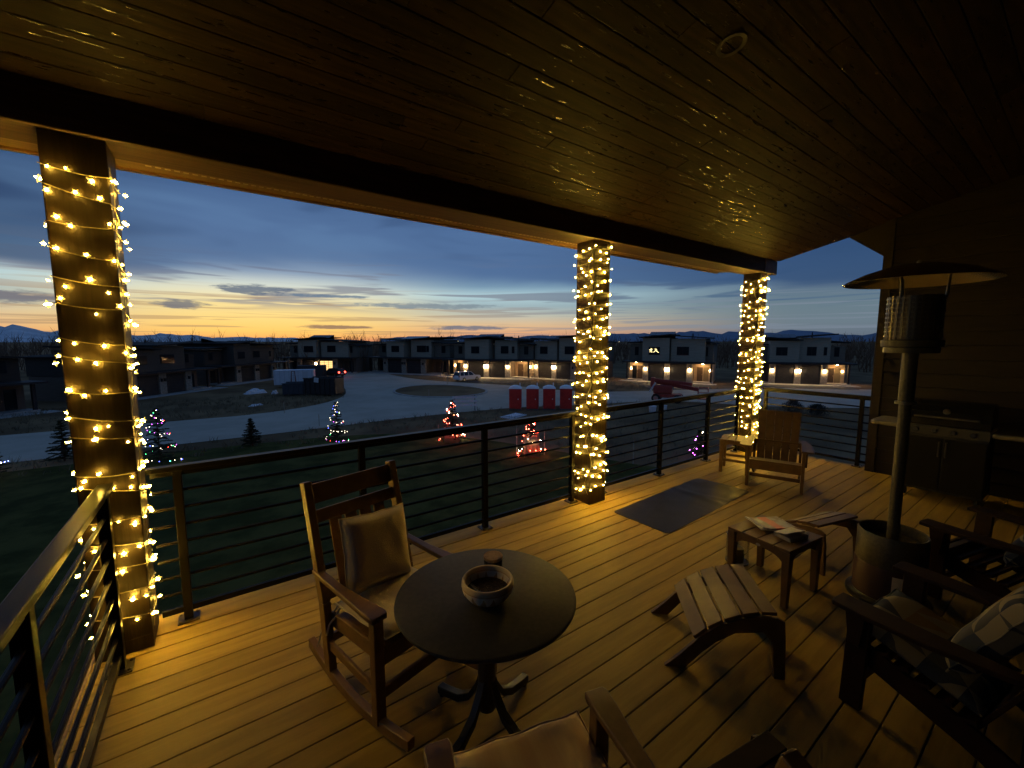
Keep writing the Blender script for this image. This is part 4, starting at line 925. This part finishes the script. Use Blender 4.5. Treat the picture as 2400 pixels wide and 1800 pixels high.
townhouse((58.9, 48.1), (64.5, 35.5), 'townhouse with a glowing figure in its upper window, right of the middle column', (0, 1, 2, 3), (0, 1), deco=True)
townhouse((71.5, 33.0), (79.4, 21.6), 'townhouse seen right of the far column, one porch lit', (0, 1, 2, 3), (1,), win=0.85, tilt=-1)
townhouse((47.6, 64.6), (52.6, 50.4), 'townhouse partly hidden behind the middle column', (0, 1, 2), (0,), win=0.8, tilt=-1)
townhouse((37.0, 74.6), (46.3, 60.0), 'townhouse with lit porch and the white car parked in front', (0, 1, 2, 3), (0, 1), win=0.75)
townhouse((27.6, 95.0), (37.6, 78.0), 'unlit pale townhouse at the back, left of the white car', (), (), win=0.8, tilt=-1)
townhouse((11.6, 102.6), (23.4, 92.2), 'townhouse at the head of the street with one garage door lit from inside', (1,), (), glow=1)
townhouse((0.6, 80.5), (11.8, 93.0), 'dark unlit townhouse behind the white trailer', (), (), win=0.7, dark=True, dz=-0.04)
townhouse((-10.6, 65.5), (-0.6, 76.5), 'large dark townhouse seen just right of the corner column', (), (), tilt=-1, dark=True, dz=-0.04)
townhouse((-26.5, 52.0), (-14.5, 60.5), 'dark townhouse at the left edge behind the corner column', (), (), win=0.8, dark=True, dz=-0.04)
townhouse((82.5, 15.5), (90.0, 2.0), 'townhouse mostly hidden behind the dark house wall', (), (0,), win=0.85)
for nm, pts in (('driveway', [(57.5, 46.5), (62.6, 34.6), (58, 31.8), (50, 36)]), ('driveway', [(70, 32), (77.6, 20.8), (74, 19), (66, 28)]), ('driveway', [(36.5, 71.5), (44.2, 59.5), (38.5, 54), (34, 62)])):
    o, _ = sheet(nm, pts, GZ + 0.045, M_asph, 0); tag(o, 'strip of fresh dark asphalt driveway', kind='structure')

# ------------------------------------------------------------------ conifers
def conifer(x, y, h, w, label, seed, sparse=1.0):
    r_ = random.Random(seed); t = empty('spruce_tree', (x, y, GZ)); tag(t, label, 'tree', 'young spruces on the lawn')
    MB().tube([(0, 0, -0.02), (0.01, 0, h * 0.5), (0, 0, h * 0.97)], 0.05, 7, r1=0.008).build('trunk', M_bark, t, True)
    b = MB(); n = int(74 * sparse)
    for i in range(n):
        f = (i + r_.random()) / n; z = h * (0.05 + 0.93 * f); ln_ = w * max(0.0, 1 - f) ** 0.85 * r_.uniform(0.65, 1.12) + 0.05; a = i * 2.4 + r_.uniform(-.4, .4)
        d = Vector((math.cos(a), math.sin(a), r_.uniform(-0.12, 0.35))).normalized(); sd = Vector((-d.y, d.x, 0)).normalized()
        m_ = max(4, int(ln_ / 0.042))
        for j in range(m_):
            u = (j + 0.3) / m_; p = Vector((0, 0, z)) + d * (ln_ * u) + Vector((0, 0, -0.10 * ln_ * u * u))
            for q in range(7):
                s = (1 if q % 2 else -1); tip = p + d * r_.uniform(0.02, 0.10) + sd * s * r_.uniform(0.03, 0.10) * (1.15 - u * 0.6) * (w + 0.3) + Vector((0, 0, r_.uniform(-0.05, 0.06)))
                e = Vector((r_.uniform(-1, 1), r_.uniform(-1, 1), r_.uniform(-1, 1))) * 0.032
                b.add([p - e, p + e, tip], [(0, 1, 2)])
    b.build('crown', M_needle, t)
    return t
CO = {'w': (1, 0.82, 0.55), 'r': (1, 0.06, 0.03), 'g': (0.08, 1, 0.25), 'b': (0.12, 0.16, 1), 'p': (0.8, 0.1, 1)}
tb_me = {}
def tree_lights(x, y, h, w, label, seed, cols, n, turns=4.5, s=9.0, f0=0.04):
    r_ = random.Random(seed); t = empty('tree_lights', (x, y, GZ)); tag(t, label, 'string lights'); pts = []; 
    for k in range(120):
        f = f0 + (0.98 - f0) * k / 119; a = -turns * 6.283 * f + seed; rr = (w * max(0.0, 1 - f) ** 0.85 * 0.92 + 0.03); pts.append((rr * math.cos(a), rr * math.sin(a), h * f))
    MB().tube(pts, 0.0025, 4).build('wire', mat('green_wire', (0.01, 0.02, 0.01)), t)
    for i in range(n):
        f = max(0.0, (i + r_.uniform(-.3, .3)) / n) ** 1.25; p = Vector(pts[max(0, min(119, int(f * 119)))]) + Vector((r_.uniform(-.07, .07), r_.uniform(-.07, .07), r_.uniform(-.07, .07)))
        c = r_.choice(cols)
        if (c, s) not in tb_me:
            b = MB().lathe([(0.003, -0.02), (0.015, -0.006), (0.015, 0.006), (0.003, 0.02)], 6).build('bulb', emat('tree_bulb_%s_%d' % (c, int(s)), CO[c], s), t); tb_me[(c, s)] = b.data
        else: b = bpy.data.objects.new('bulb', tb_me[(c, s)]); COL.objects.link(b); b.parent = t
        b.location = p
MULTI = 'wwwwwrgbp'
TR = [(-2.98, 30.68, 3.3, 1.05), (1.62, 32.62, 1.85, 0.72), (6.33, 29.3, 3.0, 0.85), (13.08, 25.56, 3.0, 0.85), (15.38, 19.57, 2.35, 0.75), (23.2, 13.3, 1.75, 0.6), (-9.9, 32.4, 2.6, 0.9), (-7.6, 34.6, 2.5, 0.9)]
conifer(*TR[0], 'loose spruce with coloured lights right of the corner column', 31, 0.8); tree_lights(*TR[0], 'coloured lights on the spruce right of the corner column', 1, MULTI, 56, 4.2, 11.0)
conifer(*TR[1], 'small dark spruce without any lights on the lawn', 32, 1.3)
conifer(*TR[2], 'slim spruce with coloured lights near the dumpster', 33, 0.75); tree_lights(*TR[2], 'coloured lights on the slim spruce near the dumpster', 2, MULTI, 54, 4.6, 11.0)
conifer(*TR[3], 'spruce glowing with red lights left of the toilets', 34, 1.0); tree_lights(*TR[3][:3], 1.02, 'red lights on the spruce left of the toilets', 3.4, 'rrrw', 52, 4.2, 170.0)
conifer(*TR[4], 'shorter spruce glowing red behind the railing near the middle column', 35, 0.9); tree_lights(*TR[4][:3], 0.98, 'red lights on the shorter spruce near the middle column', 4.2, 'rrrw', 48, 4.4, 170.0)
conifer(*TR[5], 'small spruce with purple lights behind the far railing', 36, 0.9); tree_lights(*TR[5], 'purple and white lights on the small spruce behind the far railing', 5, 'ppww', 22, 2.2, 40.0)
conifer(*TR[6], 'spruce cut by the left edge of the picture', 37, 0.8); tree_lights(*TR[6], 'coloured lights on the spruce at the left edge', 6, MULTI, 46, 3.2, 40.0)
conifer(*TR[7], 'dark unlit spruce hidden behind the corner column', 38, 1.0)
def stake(x, y, h, label, lean=0.0):
    o = MB().bar((0, 0, -0.05), (lean, 0, h), 0.05, 0.03, (0, 1, 0), w2=0.045).build('wooden_stake', mat('lath_wood', (0.32, 0.27, 0.2), (0.42, 0.36, 0.27), 0.8, nscale=9), loc=(x, y, GZ)); tag(o, label, 'stake', 'survey stakes along the road')
def burlap(x, y, w, h, label):
    m = mat('burlap', (0.46, 0.28, 0.14), (0.56, 0.36, 0.19), 0.95, nscale=30, bump=0.2); t = empty('burlap_screen', (x, y, GZ), R(-35)); tag(t, label, 'screen', 'burlap screens round young trees')
    for k in range(4):
        b = MB(); n = 10; c, s_ = (1, 0) if k % 2 == 0 else (0, 1); sg = 1 if k < 2 else -1
        for j in range(3):
            for i in range(n + 1):
                u = (i / n - 0.5) * w; off = w / 2 + 0.03 * math.sin(i * 1.3 + k + j); z = 0.03 + h * j / 2 + (0.05 * math.sin(i * 0.9 + k) if j == 2 else 0)
                b.v.append((u, sg * off, z) if k % 2 == 0 else (sg * off, u, z))
        for j in range(2):
            for i in range(n): b.f.append((j * (n + 1) + i, j * (n + 1) + i + 1, (j + 1) * (n + 1) + i + 1, (j + 1) * (n + 1) + i))
        o = b.build('panel', m, t, True); sol = o.modifiers.new('thick', 'SOLIDIFY'); sol.thickness = 0.008
burlap(13.08, 25.56, 0.95, 1.05, 'red lit burlap round the spruce left of the toilets'); burlap(15.38, 19.57, 0.9, 1.25, 'red lit burlap round the shorter spruce near the middle column')
stake(12.2, 25.9, 1.25, 'wooden stake left of the red lit spruce near the toilets'); stake(14.5, 19.9, 2.0, 'tall stake left of the shorter red lit spruce'); stake(16.1, 19.2, 1.6, 'shorter stake right of the shorter red lit spruce')
stake(5.1, 45.4, 1.15, 'pale survey stake on the verge below the dumpsters'); stake(6.6, 36.7, 1.0, 'pale survey stake at the near road edge left of the slim spruce'); stake(19.0, 14.8, 1.35, 'pale survey stake behind the railing right of the middle column'); stake(21.4, 48.0, 1.0, 'short survey stake on the dirt island'); stake(30.2, 60.4, 1.3, 'survey stake on the far verge below the white car')

# ------------------------------------------------------------------ portable toilets
M_red = mat('red_plastic', (0.50, 0.025, 0.02), (0.58, 0.035, 0.028), 0.45, nscale=3)
M_roofw = mat('translucent_roof', (0.88, 0.88, 0.86), (0.92, 0.92, 0.9), 0.4, nscale=3)
def toilet(x, y, rz, label):
    t = empty('portable_toilet', (x, y, GZ), rz); t.scale = (1.05, 1.05, 1.08); tag(t, label, 'toilet', 'red portable toilets in a row')
    bx(-0.56, 0.56, -0.56, 0.56, 0.12, 2.02).build('cabin', M_red, t, bevel=0.04)
    bx(-0.58, 0.58, -0.58, 0.58, 0.0, 0.119).build('skid', mat('skid_grey', (0.1, 0.1, 0.1)), t)
    d = bx(-0.40, 0.40, -0.60, -0.5605, 0.2, 1.95).build('door', M_red, t, bevel=0.012)
    bx(0.26, 0.34, -0.625, -0.6005, 1.0, 1.12).build('latch', M_white, d)
    for k in (-0.3, 0.0, 0.3):
        for s in (-1, 1): bx(s * 0.5605, s * 0.585, k - 0.05, k + 0.05, 0.25, 1.95).build('rib', M_red, t)
    b = MB(); pr = [(-0.62, 0.0), (-0.58, 0.12), (-0.42, 0.24), (-0.15, 0.32), (0.15, 0.32), (0.42, 0.24), (0.58, 0.12), (0.62, 0.0)]; n = len(pr)
    for yy, kx, kz in ((-0.62, 0.96, 0.15), (-0.5, 1, 0.75), (0, 1, 1.0), (0.5, 1, 0.75), (0.62, 0.96, 0.15)):
        for a, z in pr: b.v.append((a * kx, yy, 2.021 + z * kz))
    for j in range(4):
        for i in range(n - 1): b.f.append((j * n + i, j * n + i + 1, (j + 1) * n + i + 1, (j + 1) * n + i))
    b.f += [tuple(range(n)), tuple(range(4 * n, 5 * n))]
    b.build('domed_roof', M_roofw, t, True)
    MB().tube([(0.42, 0.42, 1.9), (0.42, 0.42, 2.5)], 0.05, 8).build('vent_pipe', M_white, t, True)
toilet(24.7, 34.1, R(-40), 'red portable toilet, leftmost of the row of four'); toilet(26.15, 33.1, R(-42), 'red portable toilet, second of the four from the left'); toilet(27.55, 32.15, R(-38), 'red portable toilet, third of the four from the left'); toilet(29.0, 31.2, R(-42), 'red portable toilet touching the middle column, last of the four')

# ------------------------------------------------------------------ vehicles
M_tyre = mat('tyre', (0.015, 0.015, 0.015), rough=0.85)
M_rim = mat('alloy', (0.35, 0.35, 0.36), rough=0.3, metal=0.8)
def wheel(t, x, y, r=0.36, w=0.24):
    o = MB().lathe([(r * 0.6, -w / 2), (r * 0.95, -w / 2), (r, -w * 0.35), (r, w * 0.35), (r * 0.95, w / 2), (r * 0.6, w / 2)], 20).build('wheel', M_tyre, t, True, loc=(x, y, r + 0.001), rot=(R(90), 0, 0))
    for s in (-1, 1): MB().lathe([(0.02, s * w * 0.52), (r * 0.58, s * w * 0.505)], 14, cap=False).build('rim', M_rim, o, True)
def suv(loc, rz, label, paint, tail=0.0):
    t = empty('parked_car', loc, rz); tag(t, label, 'car')   # local +x = front
    L = 2.4; prof = [(-L, 0.42), (-L - 0.02, 0.75), (-L + 0.05, 1.02), (L * 0.42, 1.02), (L * 0.92, 0.94), (L + 0.02, 0.80), (L + 0.03, 0.45), (L - 0.1, 0.28), (-L + 0.1, 0.28)]
    MB().prism([(a, -0.93, z) for a, z in prof], (0, 1.86, 0)).build('body', paint, t, bevel=0.09, seg=3)
    b = MB(); lo = [(-L + 0.10, 1.0), (L * 0.40, 1.0)]; 
    gl = [(-L + 0.06, 1.021, 0.88), (L * 0.44, 1.021, 0.88), (L * 0.14, 1.60, 0.70), (-L + 0.26, 1.60, 0.70)]
    b.v = [(x, s * w, z) for s in (-1, 1) for x, z, w in gl]; b.f = [(0, 1, 2, 3), (7, 6, 5, 4), (0, 4, 5, 1), (1, 5, 6, 2), (2, 6, 7, 3), (3, 7, 4, 0)]
    b.build('cabin_glass', M_pane, t, bevel=0.03)
    MB().prism([(-L + 0.2, -0.71, 1.602), (L * 0.16, -0.71, 1.602), (L * 0.16, 0.71, 1.602), (-L + 0.2, 0.71, 1.602)], (0, 0, 0.09)).build('roof', paint, t, bevel=0.04, seg=3)
    for s in (-1, 1):
        for x0, x1 in ((L * 0.14, L * 0.44), (-0.35, -0.35), (-1.35, -1.35), (-L + 0.26, -L + 0.06)): MB().bar((x0, s * 0.712, 1.60), (x1, s * 0.89, 1.02), 0.09, 0.05, (0, s, 0)).build('pillar', paint, t)
        for x in (-1.45, 1.5): wheel(t, x, s * 0.84)
        bx(-L - 0.03, -L + 0.1, s * 0.72 - 0.14, s * 0.72 + 0.14, 0.78, 1.08).build('taillight', emat('tail_lamp', (1, 0.05, 0.03), tail) if tail else mat('tail_lens', (0.25, 0.01, 0.01), rough=0.2), t, bevel=0.02)
        bx(L - 0.12, L + 0.035, s * 0.68 - 0.2, s * 0.68 + 0.2, 0.66, 0.80).build('headlight', mat('head_lens', (0.7, 0.7, 0.7), rough=0.1), t, bevel=0.02)
        bx(0.62, 0.82, s * 0.94, s * 1.08, 1.02, 1.16).build('mirror', paint, t, bevel=0.02)
    bx(-L - 0.035, -L + 0.02, -0.3, 0.3, 0.62, 0.74).build('number_plate', M_white, t)
    return t
suv((35.6, 63.6, GZ + 0.05), R(12), 'white car parked in front of the lit townhouse', mat('white_car_paint', (0.7, 0.71, 0.73), rough=0.25, coat=0.5))
suv((18.6, 86.6, GZ + 0.05), R(118), 'dark car with glowing tail lights at the lit garage', mat('black_car_paint', (0.02, 0.02, 0.022), rough=0.25, coat=0.5), 14.0)
def box_trailer(loc, rz, L, Wd, H, paint, label, ribs=True):
    t = empty('cargo_trailer', loc, rz); tag(t, label, 'trailer')
    bx(-L / 2, L / 2, -Wd / 2, Wd / 2, 0.45, 0.45 + H).build('box', paint, t, bevel=0.05)
    MB().prism([(-L / 2 - 0.02, -Wd / 2 - 0.02, 0.451 + H), (L / 2 + 0.02, -Wd / 2 - 0.02, 0.451 + H), (L / 2 + 0.02, Wd / 2 + 0.02, 0.451 + H), (-L / 2 - 0.02, Wd / 2 + 0.02, 0.451 + H)], (0, 0, 0.08)).build('roof', paint, t, bevel=0.03)
    if ribs:
        for k in range(9): bx(-L / 2 + 0.2 + k * (L - 0.4) / 8 - 0.02, -L / 2 + 0.2 + k * (L - 0.4) / 8 + 0.02, -Wd / 2 - 0.012, -Wd / 2 - 0.0005, 0.5, 0.4 + H).build('panel_seam', mat('seam_grey', (0.4, 0.42, 0.45)), t)
        bx(L / 2 - 1.5, L / 2 - 0.75, -Wd / 2 - 0.02, -Wd / 2 - 0.013, 0.6, 0.3 + H).build('side_door', mat('trailer_door', (0.55, 0.58, 0.62), rough=0.4), t)
    for s in (-1, 1):
        for x in (-0.4, 0.4): wheel(t, x, s * (Wd / 2 - 0.1), 0.34, 0.2)
    MB().prism([(L / 2, -0.5, 0.42), (L / 2 + 1.3, -0.03, 0.42), (L / 2 + 1.3, 0.03, 0.42), (L / 2, 0.5, 0.42)], (0, 0, 0.08)).build('tongue', M_black, t)
    return t
box_trailer((9.7, 71.0, GZ), R(-18), 5.4, 2.2, 2.1, mat('trailer_white', (0.60, 0.64, 0.70), (0.66, 0.7, 0.75), 0.4, nscale=2), 'white enclosed cargo trailer behind the dumpsters')
box_trailer((14.6, 85.5, GZ), R(-28), 4.6, 2.1, 1.9, mat('trailer_dark', (0.05, 0.045, 0.045), rough=0.4), 'dark enclosed trailer beside the car with lit tail lights', False)
def dumpster(loc, rz, L, Wd, H, m, label):
    t = empty('dumpster', loc, rz); tag(t, label, 'dumpster', 'roll off dumpsters at the road bend')
    wl = MB()
    b = MB(); T = 0.1
    for (x0, x1, y0, y1) in ((-L / 2, L / 2, -Wd / 2, -Wd / 2 + T), (-L / 2, L / 2, Wd / 2 - T, Wd / 2), (-L / 2, -L / 2 + T, -Wd / 2 + T, Wd / 2 - T), (L / 2 - T, L / 2, -Wd / 2 + T, Wd / 2 - T)): b.box(x0, x1, y0, y1, 0.2, H)
    b.build('walls', m, t); bx(-L / 2 + T, L / 2 - T, -Wd / 2 + T, Wd / 2 - T, 0.2, 0.3).build('floor_plate', m, t)
    for k in range(7):
        for s in (-1, 1): bx(-L / 2 + 0.15 + k * (L - 0.3) / 6 - 0.05, -L / 2 + 0.15 + k * (L - 0.3) / 6 + 0.05, s * Wd / 2, s * (Wd / 2 + 0.09), 0.2, H - 0.1).build('side_rib', m, t)
    for s in (-1, 1): bx(-L / 2 - 0.05, L / 2 + 0.05, s * Wd / 2 - 0.09, s * Wd / 2 + 0.1, H + 0.0005, H + 0.1).build('top_rim', m, t); bx(-L / 2, L / 2, s * 0.5 - 0.06, s * 0.5 + 0.06, 0.0, 0.199).build('skid_rail', m, t)
    return t
M_dump = mat('dumpster_paint', (0.035, 0.045, 0.06), (0.05, 0.06, 0.075), 0.5, nscale=2); M_dump2 = mat('dumpster_dark', (0.018, 0.018, 0.02), (0.03, 0.028, 0.028), 0.55, nscale=2)
dumpster((8.7, 60.2, GZ), R(-20), 3.6, 2.2, 1.55, M_dump, 'low blue grey dumpster left of the taller dark one')
dumpster((11.3, 58.2, GZ), R(-40), 4.2, 2.3, 2.2, M_dump2, 'taller dark dumpster at the bend of the road')
sg = bx(-0.3, 0.3, -0.012, 0.012, 0, 0.62).build('debris_sheet', M_white, loc=(10.2, 57.4, GZ + 1.75), rot=(R(6), R(8), R(-40))); tag(sg, 'white board leaning on the rim of the taller dumpster', 'board')
# stepladder and odds and ends
lad = empty('stepladder', (9.0, 67.6, GZ), R(-15)); tag(lad, 'red and grey stepladder standing before the white trailer', 'ladder')
M_lad = mat('fibreglass_red', (0.16, 0.05, 0.04), rough=0.5)
for s in (-1, 1):
    MB().bar((s * 0.38, -0.55, 0), (s * 0.2, 0, 2.6), 0.09, 0.05).build('front_rail', M_lad, lad); MB().bar((s * 0.38, 0.6, 0), (s * 0.2, 0.06, 2.58), 0.05, 0.04).build('rear_rail', M_lad, lad)
for k in range(8):
    f = (k + 0.8) / 8.8; MB().bar((-0.38 + 0.18 * f, -0.55 + 0.55 * f, 2.6 * f), (0.38 - 0.18 * f, -0.55 + 0.55 * f, 2.6 * f), 0.09, 0.03).build('step', M_rim, lad)
bx(-0.22, 0.22, -0.08, 0.12, 2.6, 2.66).build('top_cap', M_lad, lad)
def tarp(loc, w, d, h, label, seed, m=M_white):
    r_ = random.Random(seed); b = MB(); n = 12
    for j in range(n + 1):
        for i in range(n + 1):
            u, v = i / n, j / n; e = (math.sin(u * 3.14159) * math.sin(v * 3.14159)) ** 0.45; b.v.append(((u - 0.5) * w + r_.uniform(-.06, .06), (v - 0.5) * d + r_.uniform(-.06, .06), h * e * (0.65 + 0.35 * math.sin(u * 7 + seed) * math.sin(v * 6)) + r_.uniform(0, 0.05) * h))
    q = n + 1
    for j in range(n):
        for i in range(n): b.f.append((j * q + i, j * q + i + 1, (j + 1) * q + i + 1, (j + 1) * q + i))
    o = b.build('tarp', m, loc=loc, rot=(0, 0, R(seed * 23))); sol = o.modifiers.new('thick', 'SOLIDIFY'); sol.thickness = 0.02; tag(o, label, 'tarp', 'pale sheeting left on the site')
tarp((4.0, 65.0, GZ), 2.6, 1.2, 0.8, 'crumpled white sheeting heaped left of the white trailer', 1)
tarp((3.2, 52.6, GZ), 1.6, 0.6, 0.25, 'small white sheet lying on the bare verge', 2)
tarp((6.1, 63.2, GZ), 1.0, 0.6, 0.6, 'small pale bundle beside the heaped white sheeting', 3)
# barricade
br = empty('road_barricade', (20.2, 36.6, GZ), R(-28)); tag(br, 'white board barricade beside the red lit spruce', 'barricade')
for s in (-1, 1): MB().bar((s * 1.0, 0, 0), (s * 1.0, 0, 1.55), 0.06, 0.06, (0, 1, 0)).build('post', M_dump, br); MB().bar((s * 1.0, -0.5, 0.04), (s * 1.0, 0.5, 0.04), 0.06, 0.06).build('foot', M_dump, br)
for z in (0.55, 0.95, 1.35): bx(-1.25, 1.25, -0.055, -0.031, z - 0.1, z + 0.1).build('board', M_white, br)
# stack of sheets and pipes
stk = empty('pipe_stack', (21.9, 30.6, GZ), R(20)); tag(stk, 'low stack of white pipes and sheet in front of the toilets', 'pipes')
for k in range(6): MB().tube([(-1.3 + 0.03 * k, -0.7 + k * 0.26, 0.12), (1.2 + 0.05 * k, -0.65 + k * 0.26, 0.12)], 0.06, 10).build('pipe', M_white, stk, True)
MB().prism([(-0.7, -0.5, 0.19), (0.9, -0.45, 0.19), (1.0, 0.35, 0.21), (-0.6, 0.4, 0.2)], (0, 0, 0.03)).build('sheet', M_roofw, stk)
# boom lift
bl = empty('boom_lift', (42.0, 28.2, GZ), R(-62)); tag(bl, 'red boom lift with lowered boom behind the railing', 'boom lift')
M_lift = mat('lift_red', (0.34, 0.04, 0.03), (0.42, 0.06, 0.04), 0.45, nscale=3)
bx(-1.5, 1.5, -0.8, 0.8, 0.55, 0.95).build('chassis', M_lift, bl, bevel=0.05)
for x in (-1.15, 1.15):
    for s in (-1, 1): wheel(bl, x, s * 0.95, 0.48, 0.36)
bx(-1.5, 0.5, -0.7, 0.7, 1.0, 1.9).build('turret', M_lift, bl, bevel=0.1, seg=3)
MB().bar((-1.6, 0.25, 2.3), (3.2, 0.25, 1.55), 0.34, 0.40).build('boom', M_lift, bl, bevel=0.02)
MB().bar((-1.7, -0.25, 2.55), (2.6, -0.25, 2.15), 0.28, 0.32).build('boom', M_lift, bl, bevel=0.02)
MB().bar((-1.65, 0, 1.7), (-1.65, 0, 2.75), 0.4, 0.8, (0, 1, 0)).build('boom_knuckle', M_lift, bl, bevel=0.02)
MB().bar((-1.9, -0.5, 1.1), (-1.3, -0.5, 2.2), 0.16, 0.5, (0, 1, 0)).build('white_strut', M_white, bl)
bk2 = MB()
for z in (0.65, 1.2, 1.75):
    bk2.bar((3.2, -0.8, z), (4.2, -0.8, z), 0.05, 0.05).bar((3.2, 0.8, z), (4.2, 0.8, z), 0.05, 0.05).bar((4.2, -0.8, z), (4.2, 0.8, z), 0.05, 0.05).bar((3.2, -0.8, z), (3.2, 0.8, z), 0.05, 0.05)
for x in (3.2, 4.2):
    for s in (-0.8, 0, 0.8): bk2.bar((x, s, 0.6), (x, s, 1.78), 0.05, 0.05, (0, 1, 0))
bk2.box(3.2, 4.2, -0.8, 0.8, 0.58, 0.63); bk2.build('basket', M_lift, bl)
def pail(x, y, r, h, label):
    t = empty('site_bucket', (x, y, GZ)); tag(t, label, 'bucket', 'white site buckets')
    MB().lathe([(r * 0.85, 0.0), (r, h), (r * 1.04, h), (r * 1.04, h - 0.05), (r, h - 0.06)], 20, cap=False).build('pail', M_white, t, True); MB().lathe([(r * 0.2, h * 0.98), (r, h)], 20).build('lid', M_white, t, True)
pail(34.7, 24.9, 0.36, 0.62, 'wide white tub seen through the railing by a post'); pail(36.0, 24.4, 0.2, 0.62, 'narrow white bucket right of the wide tub')
# shrubs by the right hand street
def shrub(x, y, w, h, label, seed):
    r_ = random.Random(seed); t = empty('shrub', (x, y, GZ)); tag(t, label, 'shrub', 'dark shrubs beyond the far railing'); b = MB()
    for i in range(1500):
        a = r_.uniform(0, 6.28); e = r_.random() ** 0.5; z = r_.random() ** 0.7; rr = w * e * math.sqrt(max(0.05, 1 - z * z)) * (0.8 + 0.25 * math.sin(3 * a + seed)); p = Vector((rr * math.cos(a), rr * math.sin(a), h * z))
        d = Vector((r_.uniform(-1, 1), r_.uniform(-1, 1), r_.uniform(-.3, 1))).normalized() * 0.16; s = d.cross(Vector((r_.uniform(-1, 1), r_.uniform(-1, 1), r_.uniform(-1, 1)))).normalized() * 0.035; b.add([p - s, p + s, p + d], [(0, 1, 2)])
    b.build('leaves', mat('sage_leaves', (0.03, 0.03, 0.022), (0.06, 0.055, 0.04), 0.9, nscale=2), t)
    for k in range(5):
        a = k * 1.3; MB().tube([(0, 0, 0), (w * 0.3 * math.cos(a), w * 0.3 * math.sin(a), h * 0.55)], 0.03, 5, r1=0.01).build('stem', M_bark, t)
shrub(43.0, 15.8, 1.3, 1.5, 'taller dark shrub above the back of the adirondack chair', 3); shrub(45.8, 14.8, 1.2, 1.0, 'lower dark shrub to the right of the taller one', 4)
# far town lights
r_ = random.Random(77); tl = MB()
for k in range(40):
    a = R(r_.choice((r_.uniform(78.5, 81.5), r_.uniform(20, 84)))); d = r_.uniform(500, 1500); c = (math.sin(a) * d, math.cos(a) * d, GZ + r_.uniform(3, 6)); q = d * 0.00055; tl.lathe([(q, -q), (q * 1.2, 0), (q, q)], 5, c)
o = tl.build('town_lights', emat('town_lamp', (1, 0.78, 0.5), 2.5)); tag(o, 'scattered tiny lights of a far off town', kind='stuff')
